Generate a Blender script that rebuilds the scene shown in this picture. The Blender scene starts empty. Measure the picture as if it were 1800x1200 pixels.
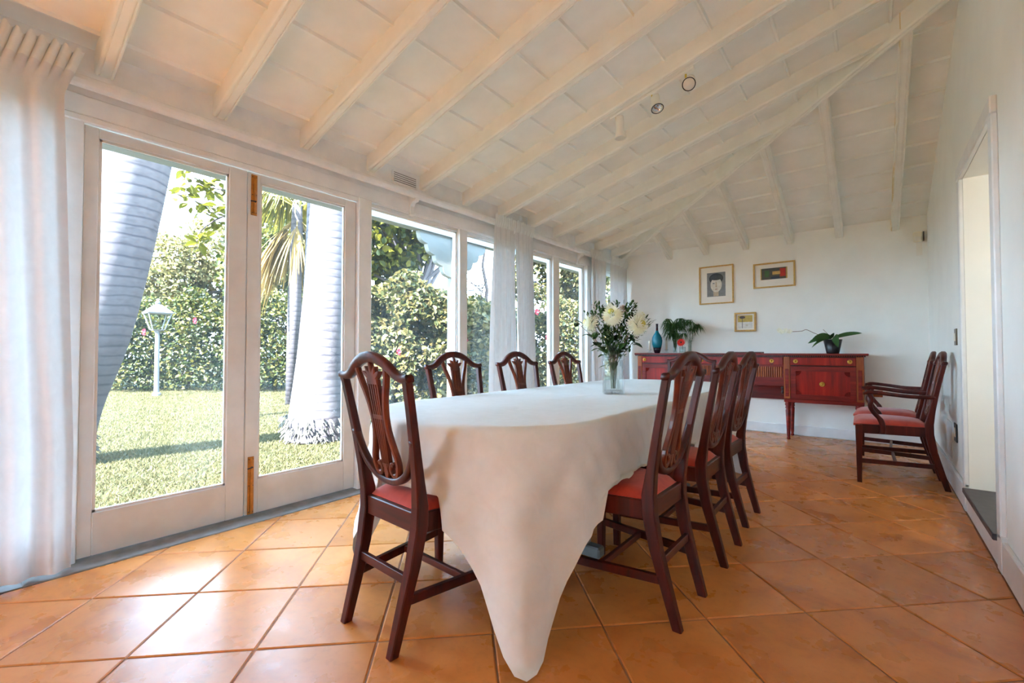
import bpy, bmesh, math, random
import numpy as np
from mathutils import Vector, Matrix

PI = math.pi
rad = math.radians
rng = np.random.default_rng(7)
random.seed(7)
scene = bpy.context.scene
COL = scene.collection

# ------------------------------------------------------------------ camera
cam_d = bpy.data.cameras.new('camera')
cam_d.sensor_width = 36.0
cam_d.lens = 15.8
cam_d.clip_start = 0.02
cam_d.clip_end = 300
cam = bpy.data.objects.new('camera', cam_d)
COL.objects.link(cam)
cam.location = (0, 0, 1.0)
cam.rotation_euler = (rad(91.25), 0, rad(38.8))
scene.camera = cam

# ------------------------------------------------------------------ world, sun, exposure
world = bpy.data.worlds.new('world')
scene.world = world
world.use_nodes = True
wn = world.node_tree.nodes
wl = world.node_tree.links
bg = wn['Background']
# clear daytime sky: pale at the horizon, deeper blue overhead, the same all round
tcw = wn.new('ShaderNodeTexCoord')
sxyz = wn.new('ShaderNodeSeparateXYZ')
rampw = wn.new('ShaderNodeValToRGB')
el = rampw.color_ramp.elements
el[0].position, el[0].color = 0.0, (0.58, 0.80, 1.0, 1)
el[1].position, el[1].color = 1.0, (0.38, 0.64, 1.0, 1)
e2 = el.new(0.30)
e2.color = (0.50, 0.74, 1.0, 1)
wl.new(tcw.outputs['Generated'], sxyz.inputs[0])
wl.new(sxyz.outputs['Z'], rampw.inputs[0])
wl.new(rampw.outputs[0], bg.inputs[0])
bg.inputs[1].default_value = 0.78

sun_d = bpy.data.lights.new('sun', 'SUN')
sun_d.energy = 3.8
sun_d.angle = rad(0.6)
sun_d.color = (0.88, 0.97, 1.10)
sun = bpy.data.objects.new('sun', sun_d)
COL.objects.link(sun)
sun_dir = Vector((-0.05, 0.70, -0.71)).normalized()     # the way the light travels
sun.rotation_euler = sun_dir.to_track_quat('-Z', 'Y').to_euler()
sun.location = (4, -12, 14)

vs = scene.view_settings
vs.view_transform = 'Standard'
vs.look = 'None'
vs.gamma = 1.0
vs.use_curve_mapping = False
vs.exposure = 5.05
try:
    scene.cycles.use_denoising = True
    scene.cycles.max_bounces = 16
    scene.cycles.diffuse_bounces = 12
    scene.cycles.glossy_bounces = 4
    scene.cycles.transparent_max_bounces = 24
    scene.cycles.caustics_reflective = False
    scene.cycles.caustics_refractive = False
    scene.cycles.sample_clamp_indirect = 8.0
except Exception:
    pass

# ------------------------------------------------------------------ materials
def s2l(r, g, b):
    f = lambda c: (c / 255 / 12.92) if c / 255 <= 0.04045 else ((c / 255 + 0.055) / 1.055) ** 2.4
    return (f(r), f(g), f(b), 1.0)

class NT:
    """small wrapper to write a node tree"""
    def __init__(self, name):
        self.m = bpy.data.materials.new(name)
        self.m.use_nodes = True
        self.t = self.m.node_tree
        self.n = self.t.nodes
        self.b = self.n['Principled BSDF']
        self.out = self.n['Material Output']
    def add(self, typ, **kw):
        nd = self.n.new(typ)
        for k, v in kw.items():
            setattr(nd, k, v)
        return nd
    def link(self, a, b):
        self.t.links.new(a, b)
    def coords(self, kind='Object', scale=(1, 1, 1), rot=(0, 0, 0)):
        tc = self.add('ShaderNodeTexCoord')
        mp = self.add('ShaderNodeMapping')
        mp.inputs['Scale'].default_value = scale
        mp.inputs['Rotation'].default_value = rot
        self.link(tc.outputs[kind], mp.inputs[0])
        return mp.outputs[0]
    def noise(self, vec, scale, detail=3, rough=0.55, dist=0.0):
        nd = self.add('ShaderNodeTexNoise')
        nd.inputs['Scale'].default_value = scale
        nd.inputs['Detail'].default_value = detail
        nd.inputs['Roughness'].default_value = rough
        nd.inputs['Distortion'].default_value = dist
        self.link(vec, nd.inputs['Vector'])
        return nd.outputs['Fac']
    def ramp(self, fac, stops):
        r = self.add('ShaderNodeValToRGB')
        el = r.color_ramp.elements
        el[0].position, el[0].color = stops[0]
        el[1].position, el[1].color = stops[1]
        for p, c in stops[2:]:
            e = el.new(p)
            e.color = c
        self.link(fac, r.inputs[0])
        return r.outputs[0]
    def mix(self, a, b, fac, mode='MIX'):
        mx = self.add('ShaderNodeMix', data_type='RGBA', blend_type=mode)
        for sock, v in ((mx.inputs[0], fac), (mx.inputs[6], a), (mx.inputs[7], b)):
            if hasattr(v, 'is_linked') or hasattr(v, 'links'):
                self.link(v, sock)
            else:
                sock.default_value = v
        return mx.outputs[2]
    def bump(self, h, strength=0.2, dist=0.01):
        b = self.add('ShaderNodeBump')
        b.inputs['Strength'].default_value = strength
        b.inputs['Distance'].default_value = dist
        self.link(h, b.inputs['Height'])
        self.link(b.outputs[0], self.b.inputs['Normal'])
    def col(self, v):
        if hasattr(v, 'links'):
            self.link(v, self.b.inputs['Base Color'])
        else:
            self.b.inputs['Base Color'].default_value = v
    def set(self, rough=None, metal=None, spec=None, coat=None):
        if rough is not None: self.b.inputs['Roughness'].default_value = rough
        if metal is not None: self.b.inputs['Metallic'].default_value = metal
        if spec is not None: self.b.inputs['Specular IOR Level'].default_value = spec
        if coat is not None: self.b.inputs['Coat Weight'].default_value = coat

def paint(name, c, c2=None, rough=0.5, scale=6, bump=0.05, spec=0.4):
    m = NT(name)
    v = m.coords('Object')
    f = m.noise(v, scale, 4)
    m.col(m.ramp(f, [(0.35, c), (0.7, c2 or c)]))
    m.set(rough=rough, spec=spec)
    m.bump(m.noise(v, scale * 12, 3), bump, 0.003)
    return m.m

def plain(name, c, rough=0.5, metal=0.0, spec=0.5, noise=0.12, scale=20):
    m = NT(name)
    v = m.coords('Object')
    d = tuple(x * (1 - noise) for x in c[:3]) + (1,)
    m.col(m.ramp(m.noise(v, scale, 3), [(0.3, d), (0.7, c)]))
    m.set(rough=rough, metal=metal, spec=spec)
    return m.m

def wood(name, dark, mid, light, rough=0.3, axis=2, scale=9, coat=0.25):
    m = NT(name)
    sc = [1, 1, 1]
    sc[axis] = 0.08
    v = m.coords('Object', scale=tuple(sc))
    f = m.noise(v, scale * 3, 5, 0.6, 0.6)
    f2 = m.noise(v, scale, 2)
    c = m.ramp(f, [(0.25, dark), (0.55, mid), (0.85, light)])
    c2 = m.mix(c, dark, m.ramp(f2, [(0.35, (0.5, 0.5, 0.5, 1)), (0.6, (0, 0, 0, 1))]))
    m.col(c2)
    m.set(rough=rough, coat=coat, spec=0.3)
    m.b.inputs['Coat Roughness'].default_value = 0.2
    m.bump(f, 0.05, 0.002)
    return m.m

def glass_mat(name, tint=(1, 1, 1, 1), dirt=0.0, streak=False, refl=1.45, gloss_rough=0.0):
    """thin sheet of glass: light passes straight through, a Fresnel share is mirrored, dust scatters a little"""
    m = NT(name)
    n = m.n
    n.remove(m.b)
    tr = m.add('ShaderNodeBsdfTransparent')
    tr.inputs[0].default_value = tint
    gl = m.add('ShaderNodeBsdfGlossy')
    gl.inputs['Roughness'].default_value = gloss_rough
    fr = m.add('ShaderNodeLayerWeight')
    pw = m.add('ShaderNodeMath', operation='POWER')
    m.link(fr.outputs['Facing'], pw.inputs[0])
    pw.inputs[1].default_value = 5.0
    ma = m.add('ShaderNodeMath', operation='MULTIPLY_ADD')
    m.link(pw.outputs[0], ma.inputs[0])
    ma.inputs[1].default_value = 0.8
    ma.inputs[2].default_value = ((refl - 1) / (refl + 1)) ** 2
    mx = m.add('ShaderNodeMixShader')
    m.link(ma.outputs[0], mx.inputs[0])
    m.link(tr.outputs[0], mx.inputs[1])
    m.link(gl.outputs[0], mx.inputs[2])
    last = mx.outputs[0]
    v = m.coords('Object', scale=(1, 1, 0.25) if streak else (1, 1, 1))
    if streak:
        f = m.noise(v, 60, 2, 0.5)
        m.link(m.ramp(f, [(0.3, (0.80, 0.84, 0.84, 1)), (0.6, (1, 1, 1, 1))]), tr.inputs[0])
        bp = m.add('ShaderNodeBump')
        bp.inputs['Strength'].default_value = 0.8
        bp.inputs['Distance'].default_value = 0.01
        m.link(f, bp.inputs['Height'])
        m.link(bp.outputs[0], gl.inputs['Normal'])
        m.link(bp.outputs[0], fr.inputs['Normal'])
    if dirt:
        df = m.add('ShaderNodeBsdfTranslucent')
        df.inputs[0].default_value = (0.8, 0.9, 0.9, 1)
        f = m.ramp(m.noise(v, 1.6, 4, 0.6), [(0.35, (dirt * 0.25,) * 3 + (1,)), (0.7, (dirt,) * 3 + (1,))])
        mx2 = m.add('ShaderNodeMixShader')
        m.link(f, mx2.inputs[0])
        m.link(last, mx2.inputs[1])
        m.link(df.outputs[0], mx2.inputs[2])
        last = mx2.outputs[0]
    m.link(last, m.out.inputs[0])
    return m.m

def cloth_mat(name, c, transl=0.0, weave=400, rough=0.85, c2=None, sheen=0.0):
    m = NT(name)
    v = m.coords('Object')
    f = m.noise(v, 14, 4, 0.6, 0.8)
    cc = m.ramp(f, [(0.3, c2 or tuple(x * 0.93 for x in c[:3]) + (1,)), (0.7, c)])
    m.col(cc)
    m.set(rough=rough, spec=0.2)
    m.bump(m.noise(v, weave, 2), 0.12, 0.002)
    if sheen:
        m.b.inputs['Sheen Weight'].default_value = sheen
    if transl:
        tl = m.add('ShaderNodeBsdfTranslucent')
        m.link(cc, tl.inputs[0])
        mx = m.add('ShaderNodeMixShader')
        mx.inputs[0].default_value = transl
        m.link(m.b.outputs[0], mx.inputs[1])
        m.link(tl.outputs[0], mx.inputs[2])
        m.link(mx.outputs[0], m.out.inputs[0])
    return m.m

def leaf_mat(name, cols, rough=0.4, transl=0.35):
    m = NT(name)
    g = m.add('ShaderNodeNewGeometry')
    stops = [(i / max(1, len(cols) - 1), c) for i, c in enumerate(cols)]
    cc = m.ramp(g.outputs['Random Per Island'], stops)
    m.col(cc)
    m.set(rough=max(rough, 0.5), spec=0.2)
    tl = m.add('ShaderNodeBsdfTranslucent')
    m.link(m.mix(cc, (1.0, 1.0, 0.55, 1), 0.25, 'MULTIPLY'), tl.inputs[0])
    mx = m.add('ShaderNodeMixShader')
    mx.inputs[0].default_value = transl
    m.link(m.b.outputs[0], mx.inputs[1])
    m.link(tl.outputs[0], mx.inputs[2])
    m.link(mx.outputs[0], m.out.inputs[0])
    return m.m

def tile_mat():
    m = NT('terracotta_tile')
    v = m.coords('Object')
    oi = m.add('ShaderNodeObjectInfo')
    comb = m.add('ShaderNodeVectorMath', operation='ADD')
    m.link(v, comb.inputs[0])
    sc = m.add('ShaderNodeVectorMath', operation='SCALE')
    m.link(oi.outputs['Location'], sc.inputs[0])
    sc.inputs['Scale'].default_value = 3.7
    m.link(sc.outputs[0], comb.inputs[1])
    v2 = comb.outputs[0]
    big = m.noise(v2, 3.0, 5, 0.6, 0.5)
    base = m.ramp(big, [(0.25, s2l(182, 108, 54)), (0.5, s2l(210, 136, 70)), (0.78, s2l(224, 152, 88))])
    var = m.ramp(oi.outputs['Random'], [(0.0, (0.86, 0.84, 0.82, 1)), (1.0, (1.08, 1.04, 1.0, 1))])
    c = m.mix(base, var, 1.0, 'MULTIPLY')
    spots = m.ramp(m.noise(v2, 26, 5, 0.7), [(0.52, (0, 0, 0, 1)), (0.85, (1, 1, 1, 1))])
    c = m.mix(c, s2l(110, 66, 36), m.mix(spots, (0, 0, 0, 1), 0.7))
    m.col(c)
    rg = m.ramp(m.noise(v2, 6, 4), [(0.3, (0.22,) * 3 + (1,)), (0.75, (0.40,) * 3 + (1,))])
    m.link(rg, m.b.inputs['Roughness'])
    m.set(spec=0.35, coat=0.1)
    m.b.inputs['Coat IOR'].default_value = 1.5
    m.b.inputs['Coat Roughness'].default_value = 0.27
    m.bump(m.noise(v2, 9, 5, 0.6), 0.10, 0.006)
    return m.m

def trunk_mat():
    m = NT('palm_bark')
    v = m.coords('Object')
    w = m.add('ShaderNodeTexWave', wave_type='BANDS', bands_direction='Z')
    w.inputs['Scale'].default_value = 3.4
    w.inputs['Distortion'].default_value = 2.2
    w.inputs['Detail'].default_value = 3
    m.link(v, w.inputs['Vector'])
    n1 = m.noise(v, 18, 4, 0.6)
    bands = m.ramp(w.outputs['Fac'], [(0.03, (0.2, 0.2, 0.2, 1)), (0.16, (1, 1, 1, 1))])
    blot = m.ramp(m.noise(m.coords('Object', scale=(1, 1, 3.5)), 7, 4), [(0.55, (1, 1, 1, 1)), (0.72, (0.55, 0.55, 0.55, 1))])
    base = m.ramp(n1, [(0.3, s2l(76, 70, 70)), (0.7, s2l(90, 82, 80))])
    c = m.mix(s2l(58, 53, 56), base, bands)
    m.col(m.mix(c, blot, 0.8, 'MULTIPLY'))
    m.set(rough=0.9, spec=0.1)
    m.bump(w.outputs['Fac'], 0.15, 0.006)
    return m.m

def grass_mat(name='lawn_ground'):
    m = NT(name)
    v = m.coords('Object')
    f = m.noise(v, 5, 6, 0.65)
    f2 = m.noise(v, 90, 4, 0.7)
    c = m.ramp(f, [(0.3, s2l(48, 47, 25)), (0.7, s2l(63, 59, 33))])
    m.col(m.mix(c, s2l(34, 38, 12), m.ramp(f2, [(0.5, (0, 0, 0, 1)), (0.72, (0.8, 0.8, 0.8, 1))])))
    m.set(rough=0.95, spec=0.1)
    m.bump(f2, 0.6, 0.03)
    return m.m

def rafter_mat():
    m = NT('rafter_paint_streaked')
    v = m.coords('Object')
    f = m.noise(v, 6, 4)
    base = m.ramp(f, [(0.35, s2l(232, 232, 223)), (0.7, s2l(240, 240, 232))])
    sx = m.add('ShaderNodeSeparateXYZ')
    m.link(v, sx.inputs[0])
    st = m.ramp(m.noise(m.coords('Object', scale=(14, 1.1, 1)), 2.2, 3), [(0.52, (0, 0, 0, 1)), (0.56, (1, 1, 1, 1))])
    edge = m.ramp(sx.outputs['X'], [(0.0, (1, 1, 1, 1)), (0.5, (0, 0, 0, 1))])
    mr = m.add('ShaderNodeMapRange')
    m.link(sx.outputs['X'], mr.inputs[0])
    mr.inputs[1].default_value = -0.04
    mr.inputs[2].default_value = -0.022
    mr.inputs[3].default_value = 1
    mr.inputs[4].default_value = 0
    mask = m.mix(st, mr.outputs[0], 1.0, 'MULTIPLY')
    m.col(m.mix(base, s2l(208, 178, 66), mask))
    m.set(rough=0.5)
    return m.m

M = {}
M['wall'] = paint('white_wall_paint', s2l(238, 239, 234), s2l(244, 245, 240), 0.6, 3, 0.08)
M['ceil'] = paint('cream_ceiling_paint', s2l(233, 234, 227), s2l(241, 242, 236), 0.55, 5, 0.06)
M['rafter'] = paint('cream_rafter_gloss', s2l(232, 232, 223), s2l(240, 240, 232), 0.38, 6, 0.05, 0.5)
M['rafter_stain'] = rafter_mat()
M['frame'] = paint('white_joinery_gloss', s2l(224, 226, 226), s2l(236, 237, 237), 0.35, 7, 0.04, 0.5)
M['door'] = paint('greyed_white_door_gloss', s2l(212, 213, 212), s2l(226, 227, 226), 0.35, 5, 0.05, 0.5)
M['glass'] = glass_mat('window_glass', (0.99, 0.995, 0.995, 1), dirt=0.012)
M['tile'] = tile_mat()
M['grout'] = plain('grout', s2l(168, 124, 98), 0.9, noise=0.3, scale=40)
M['stone'] = plain('grey_stone_sill', s2l(140, 136, 132), 0.8, noise=0.35, scale=14)
M['slate'] = plain('dark_slate', s2l(78, 74, 80), 0.5, noise=0.3, scale=30)
M['mahog'] = wood('dark_mahogany', s2l(36, 8, 7), s2l(80, 20, 14), s2l(112, 40, 22), 0.40, coat=0.08)
M['mahog_x'] = wood('mahogany_lengthwise', s2l(38, 12, 10), s2l(80, 26, 20), s2l(110, 44, 28), 0.36, axis=0, coat=0.15)
M['splat'] = wood('carved_mahogany', s2l(60, 18, 12), s2l(112, 44, 24), s2l(146, 74, 36), 0.3)
M['sb'] = wood('sideboard_mahogany', s2l(72, 10, 8), s2l(130, 26, 18), s2l(164, 56, 34), 0.42, axis=0, coat=0.12)
M['sb_panel'] = wood('flame_mahogany_panel', s2l(88, 8, 5), s2l(156, 22, 10), s2l(180, 50, 24), 0.42, axis=2, scale=6, coat=0.12)
M['sb_inlay'] = wood('satinwood_inlay', s2l(120, 50, 24), s2l(160, 84, 40), s2l(186, 116, 60), 0.36, axis=2, coat=0.12)
M['sb_dark'] = wood('dark_carving_mahogany', s2l(28, 8, 8), s2l(52, 16, 14), s2l(84, 32, 24), 0.3)  # darker mahogany tone for beads, finials and small inserts
M['red'] = cloth_mat('red_orange_velvet', s2l(196, 70, 48), weave=500, rough=0.8, c2=s2l(172, 48, 34), sheen=0.35)
M['linen'] = cloth_mat('white_linen', s2l(229, 232, 230), 0.04, 300, 0.75, s2l(222, 225, 222))
M['voile'] = cloth_mat('white_voile', s2l(222, 221, 220), 0.16, 500, 0.85)
M['brass'] = plain('aged_brass', s2l(206, 160, 76), 0.28, 1.0, scale=60)
M['bolt'] = plain('brass_bolt_plate', s2l(206, 138, 62), 0.4, 0.55, noise=0.35, scale=30)
M['dark'] = plain('black_iron', s2l(30, 28, 28), 0.5)
M['gold'] = plain('pale_gilt_wood', s2l(214, 172, 92), 0.45, 0.0, noise=0.3, scale=70)
M['mat'] = plain('off_white_mount', s2l(238, 234, 224), 0.9, noise=0.02)
M['switch'] = plain('bronze_plate', s2l(120, 108, 90), 0.35, 0.8)
M['black'] = plain('black_plastic', s2l(28, 26, 30), 0.35)
M['white_pl'] = plain('ivory_plastic', s2l(238, 232, 214), 0.4, noise=0.05)
M['bulb'] = plain('frosted_bulb', s2l(236, 232, 224), 0.3, noise=0.04)
M['chrome'] = plain('silver_reflector', s2l(210, 212, 220), 0.15, 1.0)
M['brass_y'] = plain('yellow_brass_fitting', s2l(214, 190, 84), 0.35, 0.7)
M['vase'] = glass_mat('cut_glass', (0.95, 0.97, 0.97, 1), 0.0, True, 1.5)
M['clear'] = glass_mat('clear_glass', (0.92, 0.96, 0.96, 1), 0.0, False, 1.5)
M['water'] = glass_mat('water', (0.96, 0.98, 0.97, 1), 0.0, False, 1.33)
M['bark'] = trunk_mat()
M['roots'] = plain('dry_root_mat', s2l(107, 100, 86), 0.95, noise=0.55, scale=30)
M['brown_bark'] = plain('brown_bark', s2l(79, 64, 58), 0.95, noise=0.4, scale=25)
M['grey_bark'] = plain('grey_bark', s2l(107, 98, 99), 0.95, noise=0.4, scale=25)
M['lawn'] = grass_mat()
M['blade'] = leaf_mat('grass_blade', [s2l(62, 58, 30), s2l(80, 75, 44), s2l(96, 85, 55)], 0.8)
M['hedge'] = leaf_mat('hedge_leaf', [s2l(25, 35, 9), s2l(45, 52, 17), s2l(72, 70, 28), s2l(98, 88, 42)])
M['bush'] = leaf_mat('pale_shrub_leaf', [s2l(34, 41, 19), s2l(61, 62, 30), s2l(95, 85, 46), s2l(125, 106, 64)])
M['rubber'] = leaf_mat('glossy_tree_leaf', [s2l(26, 38, 12), s2l(53, 58, 17), s2l(88, 85, 24), s2l(112, 101, 33)], 0.28)
M['greyleaf'] = leaf_mat('grey_green_leaf', [s2l(85, 83, 47), s2l(107, 98, 59), s2l(134, 118, 78)], 0.7)
M['dkgreen'] = leaf_mat('dark_green_leaf', [s2l(30, 52, 26), s2l(46, 74, 36), s2l(66, 96, 46)], 0.4, 0.2)
M['fern'] = leaf_mat('fern_leaf', [s2l(34, 60, 30), s2l(58, 88, 44), s2l(84, 116, 64)], 0.5, 0.25)
M['orchid_leaf'] = leaf_mat('orchid_leaf_green', [s2l(50, 84, 44), s2l(70, 104, 60)], 0.3, 0.1)
M['stem'] = plain('green_stem', s2l(86, 104, 58), 0.6)
M['twig'] = plain('brown_twig', s2l(124, 92, 74), 0.8)
M['petal'] = leaf_mat('white_petal', [s2l(246, 244, 226), s2l(250, 248, 236)], 0.6, 0.3)
M['petal_y'] = plain('yellow_green_centre', s2l(214, 206, 96), 0.7)
M['petal_pink'] = leaf_mat('dusky_petal', [s2l(196, 172, 150), s2l(214, 194, 170)], 0.6, 0.3)
M['petal_red'] = leaf_mat('red_petal', [s2l(196, 30, 18), s2l(222, 50, 30)], 0.5, 0.2)
M['hib'] = leaf_mat('hibiscus_red', [s2l(126, 21, 35), s2l(141, 38, 47)], 0.5, 0.3)
M['dry'] = leaf_mat('dry_frond', [s2l(123, 96, 51), s2l(145, 118, 67), s2l(107, 82, 42)], 0.8, 0.3)
M['frond'] = leaf_mat('palm_frond', [s2l(78, 80, 26), s2l(121, 112, 41), s2l(141, 126, 55)], 0.5, 0.3)
M['blue'] = plain('turquoise_glaze', s2l(18, 122, 146), 0.12, noise=0.08)
M['blue_dark'] = plain('dark_plum_glaze', s2l(38, 26, 44), 0.15)
M['candle'] = plain('ivory_wax', s2l(236, 226, 204), 0.5, noise=0.03)
M['greypaint'] = plain('grey_painted_trestle', s2l(120, 130, 132), 0.6, noise=0.2)
M['lamp_metal'] = plain('weathered_white_metal', s2l(112, 110, 111), 0.6, noise=0.2)
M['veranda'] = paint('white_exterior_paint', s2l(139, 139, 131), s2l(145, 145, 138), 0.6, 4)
M['rooftile'] = plain('grey_roof_sheet', s2l(120, 112, 104), 0.9, noise=0.3)
M['vent_dark'] = plain('dark_gap', s2l(60, 54, 50), 0.9)

# ------------------------------------------------------------------ mesh helpers
class MB:
    def __init__(self):
        self.v, self.f = [], []
    def _add(self, vs, fs):
        o = len(self.v)
        self.v += [tuple(p) for p in vs]
        self.f += [tuple(i + o for i in q) for q in fs]
        return self
    def box(self, x0, x1, y0, y1, z0, z1):
        return self._add([(x0, y0, z0), (x1, y0, z0), (x1, y1, z0), (x0, y1, z0), (x0, y0, z1), (x1, y0, z1), (x1, y1, z1), (x0, y1, z1)],
                         [(0, 3, 2, 1), (4, 5, 6, 7), (0, 1, 5, 4), (1, 2, 6, 5), (2, 3, 7, 6), (3, 0, 4, 7)])
    def loft(self, rings, caps=True, closed=True):
        """rings: lists of the same number of points"""
        n = len(rings[0])
        vs = [p for r in rings for p in r]
        fs = []
        for i in range(len(rings) - 1):
            for j in range(n if closed else n - 1):
                a, b = i * n + j, i * n + (j + 1) % n
                fs.append((a, b, b + n, a + n))
        if caps:
            fs.append(tuple(reversed(range(n))))
            k = (len(rings) - 1) * n
            fs.append(tuple(range(k, k + n)))
        return self._add(vs, fs)
    def prism(self, poly, fn0, fn1):
        """poly of 2-D points, fn0/fn1 map (a,b) to 3-D at the two ends"""
        return self.loft([[fn0(*p) for p in poly], [fn1(*p) for p in poly]])
    def lathe(self, prof, n=20, c=(0, 0, 0), caps=True):
        rings = [[(c[0] + r * math.cos(2 * PI * k / n), c[1] + r * math.sin(2 * PI * k / n), c[2] + z) for k in range(n)] for r, z in prof]
        return self.loft(rings, caps)
    def tube(self, pts, r, n=8, caps=True):
        pts = [Vector(p) for p in pts]
        rings = []
        up = Vector((0, 0, 1))
        prev = None
        for i, p in enumerate(pts):
            t = (pts[min(i + 1, len(pts) - 1)] - pts[max(i - 1, 0)])
            t = t.normalized() if t.length > 1e-9 else Vector((0, 0, 1))
            if prev is None:
                a = t.orthogonal().normalized()
            else:
                a = (prev - t * prev.dot(t))
                a = a.normalized() if a.length > 1e-6 else t.orthogonal().normalized()
            prev = a
            b = t.cross(a)
            rr = r[i] if isinstance(r, (list, tuple)) else r
            rings.append([tuple(p + (a * math.cos(2 * PI * k / n) + b * math.sin(2 * PI * k / n)) * rr) for k in range(n)])
        return self.loft(rings, caps)
    def grid(self, P):
        """P[i][j] points"""
        ni, nj = len(P), len(P[0])
        vs = [p for row in P for p in row]
        fs = [(i * nj + j, i * nj + j + 1, (i + 1) * nj + j + 1, (i + 1) * nj + j) for i in range(ni - 1) for j in range(nj - 1)]
        return self._add(vs, fs)
    def xf(self, mat):
        self.v = [tuple(mat @ Vector(p)) for p in self.v]
        return self
    def mesh(self, name, mat, smooth=False, bevel=0.0):
        me = bpy.data.meshes.new(name)
        me.from_pydata(self.v, [], self.f)
        if bevel:
            bm = bmesh.new()
            bm.from_mesh(me)
            bmesh.ops.remove_doubles(bm, verts=bm.verts, dist=1e-5)
            es = [e for e in bm.edges if len(e.link_faces) == 2 and e.calc_face_angle(0) > 0.6]
            bmesh.ops.bevel(bm, geom=es, offset=bevel, segments=1, affect='EDGES', clamp_overlap=True)
            bm.to_mesh(me)
            bm.free()
        me.materials.append(M[mat] if isinstance(mat, str) else mat)
        if smooth:
            me.polygons.foreach_set('use_smooth', [True] * len(me.polygons))
        me.update()
        return me
    def build(self, name, mat, parent=None, smooth=False, bevel=0.0, loc=None):
        o = bpy.data.objects.new(name, self.mesh(name, mat, smooth, bevel))
        COL.objects.link(o)
        if parent is not None:
            o.parent = parent
        if loc is not None:
            o.location = loc
        return o

def np_mesh(name, verts, faces, mat, parent=None, smooth=False):
    """verts (n,3), faces (m,k) arrays"""
    me = bpy.data.meshes.new(name)
    n, m, k = len(verts), len(faces), faces.shape[1]
    me.vertices.add(n)
    me.vertices.foreach_set('co', verts.astype(np.float32).ravel())
    me.loops.add(m * k)
    me.loops.foreach_set('vertex_index', faces.astype(np.int32).ravel())
    me.polygons.add(m)
    me.polygons.foreach_set('loop_start', np.arange(0, m * k, k, dtype=np.int32))
    me.polygons.foreach_set('loop_total', np.full(m, k, dtype=np.int32))
    if smooth:
        me.polygons.foreach_set('use_smooth', np.ones(m, dtype=bool))
    me.materials.append(M[mat])
    me.update(calc_edges=True)
    me.validate()
    o = bpy.data.objects.new(name, me)
    COL.objects.link(o)
    if parent is not None:
        o.parent = parent
    return o

def tag(o, label=None, cat=None, group=None, kind=None):
    if label: o['label'] = label
    if cat: o['category'] = cat
    if group: o['group'] = group
    if kind: o['kind'] = kind
    return o

def thing(name, label, cat, loc=(0, 0, 0), rz=0.0, group=None):
    o = bpy.data.objects.new(name, None)
    o.empty_display_size = 0.1
    COL.objects.link(o)
    o.location = loc
    o.rotation_euler = (0, 0, rz)
    return tag(o, label, cat, group)

def struct(name, label=None, loc=(0, 0, 0)):
    o = bpy.data.objects.new(name, None)
    COL.objects.link(o)
    o.location = loc
    return tag(o, label, None, None, 'structure')

def copy_tree(o, parent=None):
    c = o.copy()
    COL.objects.link(c)
    c.parent = parent
    for ch in [x for x in bpy.data.objects if x.parent == o]:
        copy_tree(ch, c)
    return c

def kids(o):
    return [x for x in bpy.data.objects if x.parent == o]

def ngon(r, n, c=(0, 0), a0=0):
    return [(c[0] + r * math.cos(a0 + 2 * PI * k / n), c[1] + r * math.sin(a0 + 2 * PI * k / n)) for k in range(n)]

# ------------------------------------------------------------------ room numbers
XW, XR, YB, YF = -2.95, 0.455, 6.36, -3.2     # window wall face, right wall, back wall, wall behind the camera
HEAD = 2.13                                    # head of windows and doors
M1, M2 = 0.25, 0.34                            # roof slopes
ZC1, ZB1 = 2.47, 2.355                         # main slope at the window wall: boards, rafter undersides
ZC2, ZB2 = 2.43, 2.30                          # end slope at the back wall
def zc1(x): return ZC1 + M1 * (x - XW)
def zc2(y): return ZC2 + M2 * (YB - y)
def hip_y(x): return YB - ((ZC1 - ZC2) + M1 * (x - XW)) / M2
def hip_x(y): return XW + (M2 * (YB - y) - (ZC1 - ZC2)) / M1

# ------------------------------------------------------------------ floor: diagonal terracotta tiles
def clip(poly, x0, x1, y0, y1):
    for ax, lim, sgn in ((0, x0, 1), (0, x1, -1), (1, y0, 1), (1, y1, -1)):
        out = []
        for i in range(len(poly)):
            a, b = poly[i], poly[(i + 1) % len(poly)]
            da, db = (a[ax] - lim) * sgn, (b[ax] - lim) * sgn
            if da >= 0: out.append(a)
            if da * db < 0:
                t = da / (da - db)
                out.append((a[0] + (b[0] - a[0]) * t, a[1] + (b[1] - a[1]) * t))
        poly = out
        if len(poly) < 3: return []
    return poly

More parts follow.
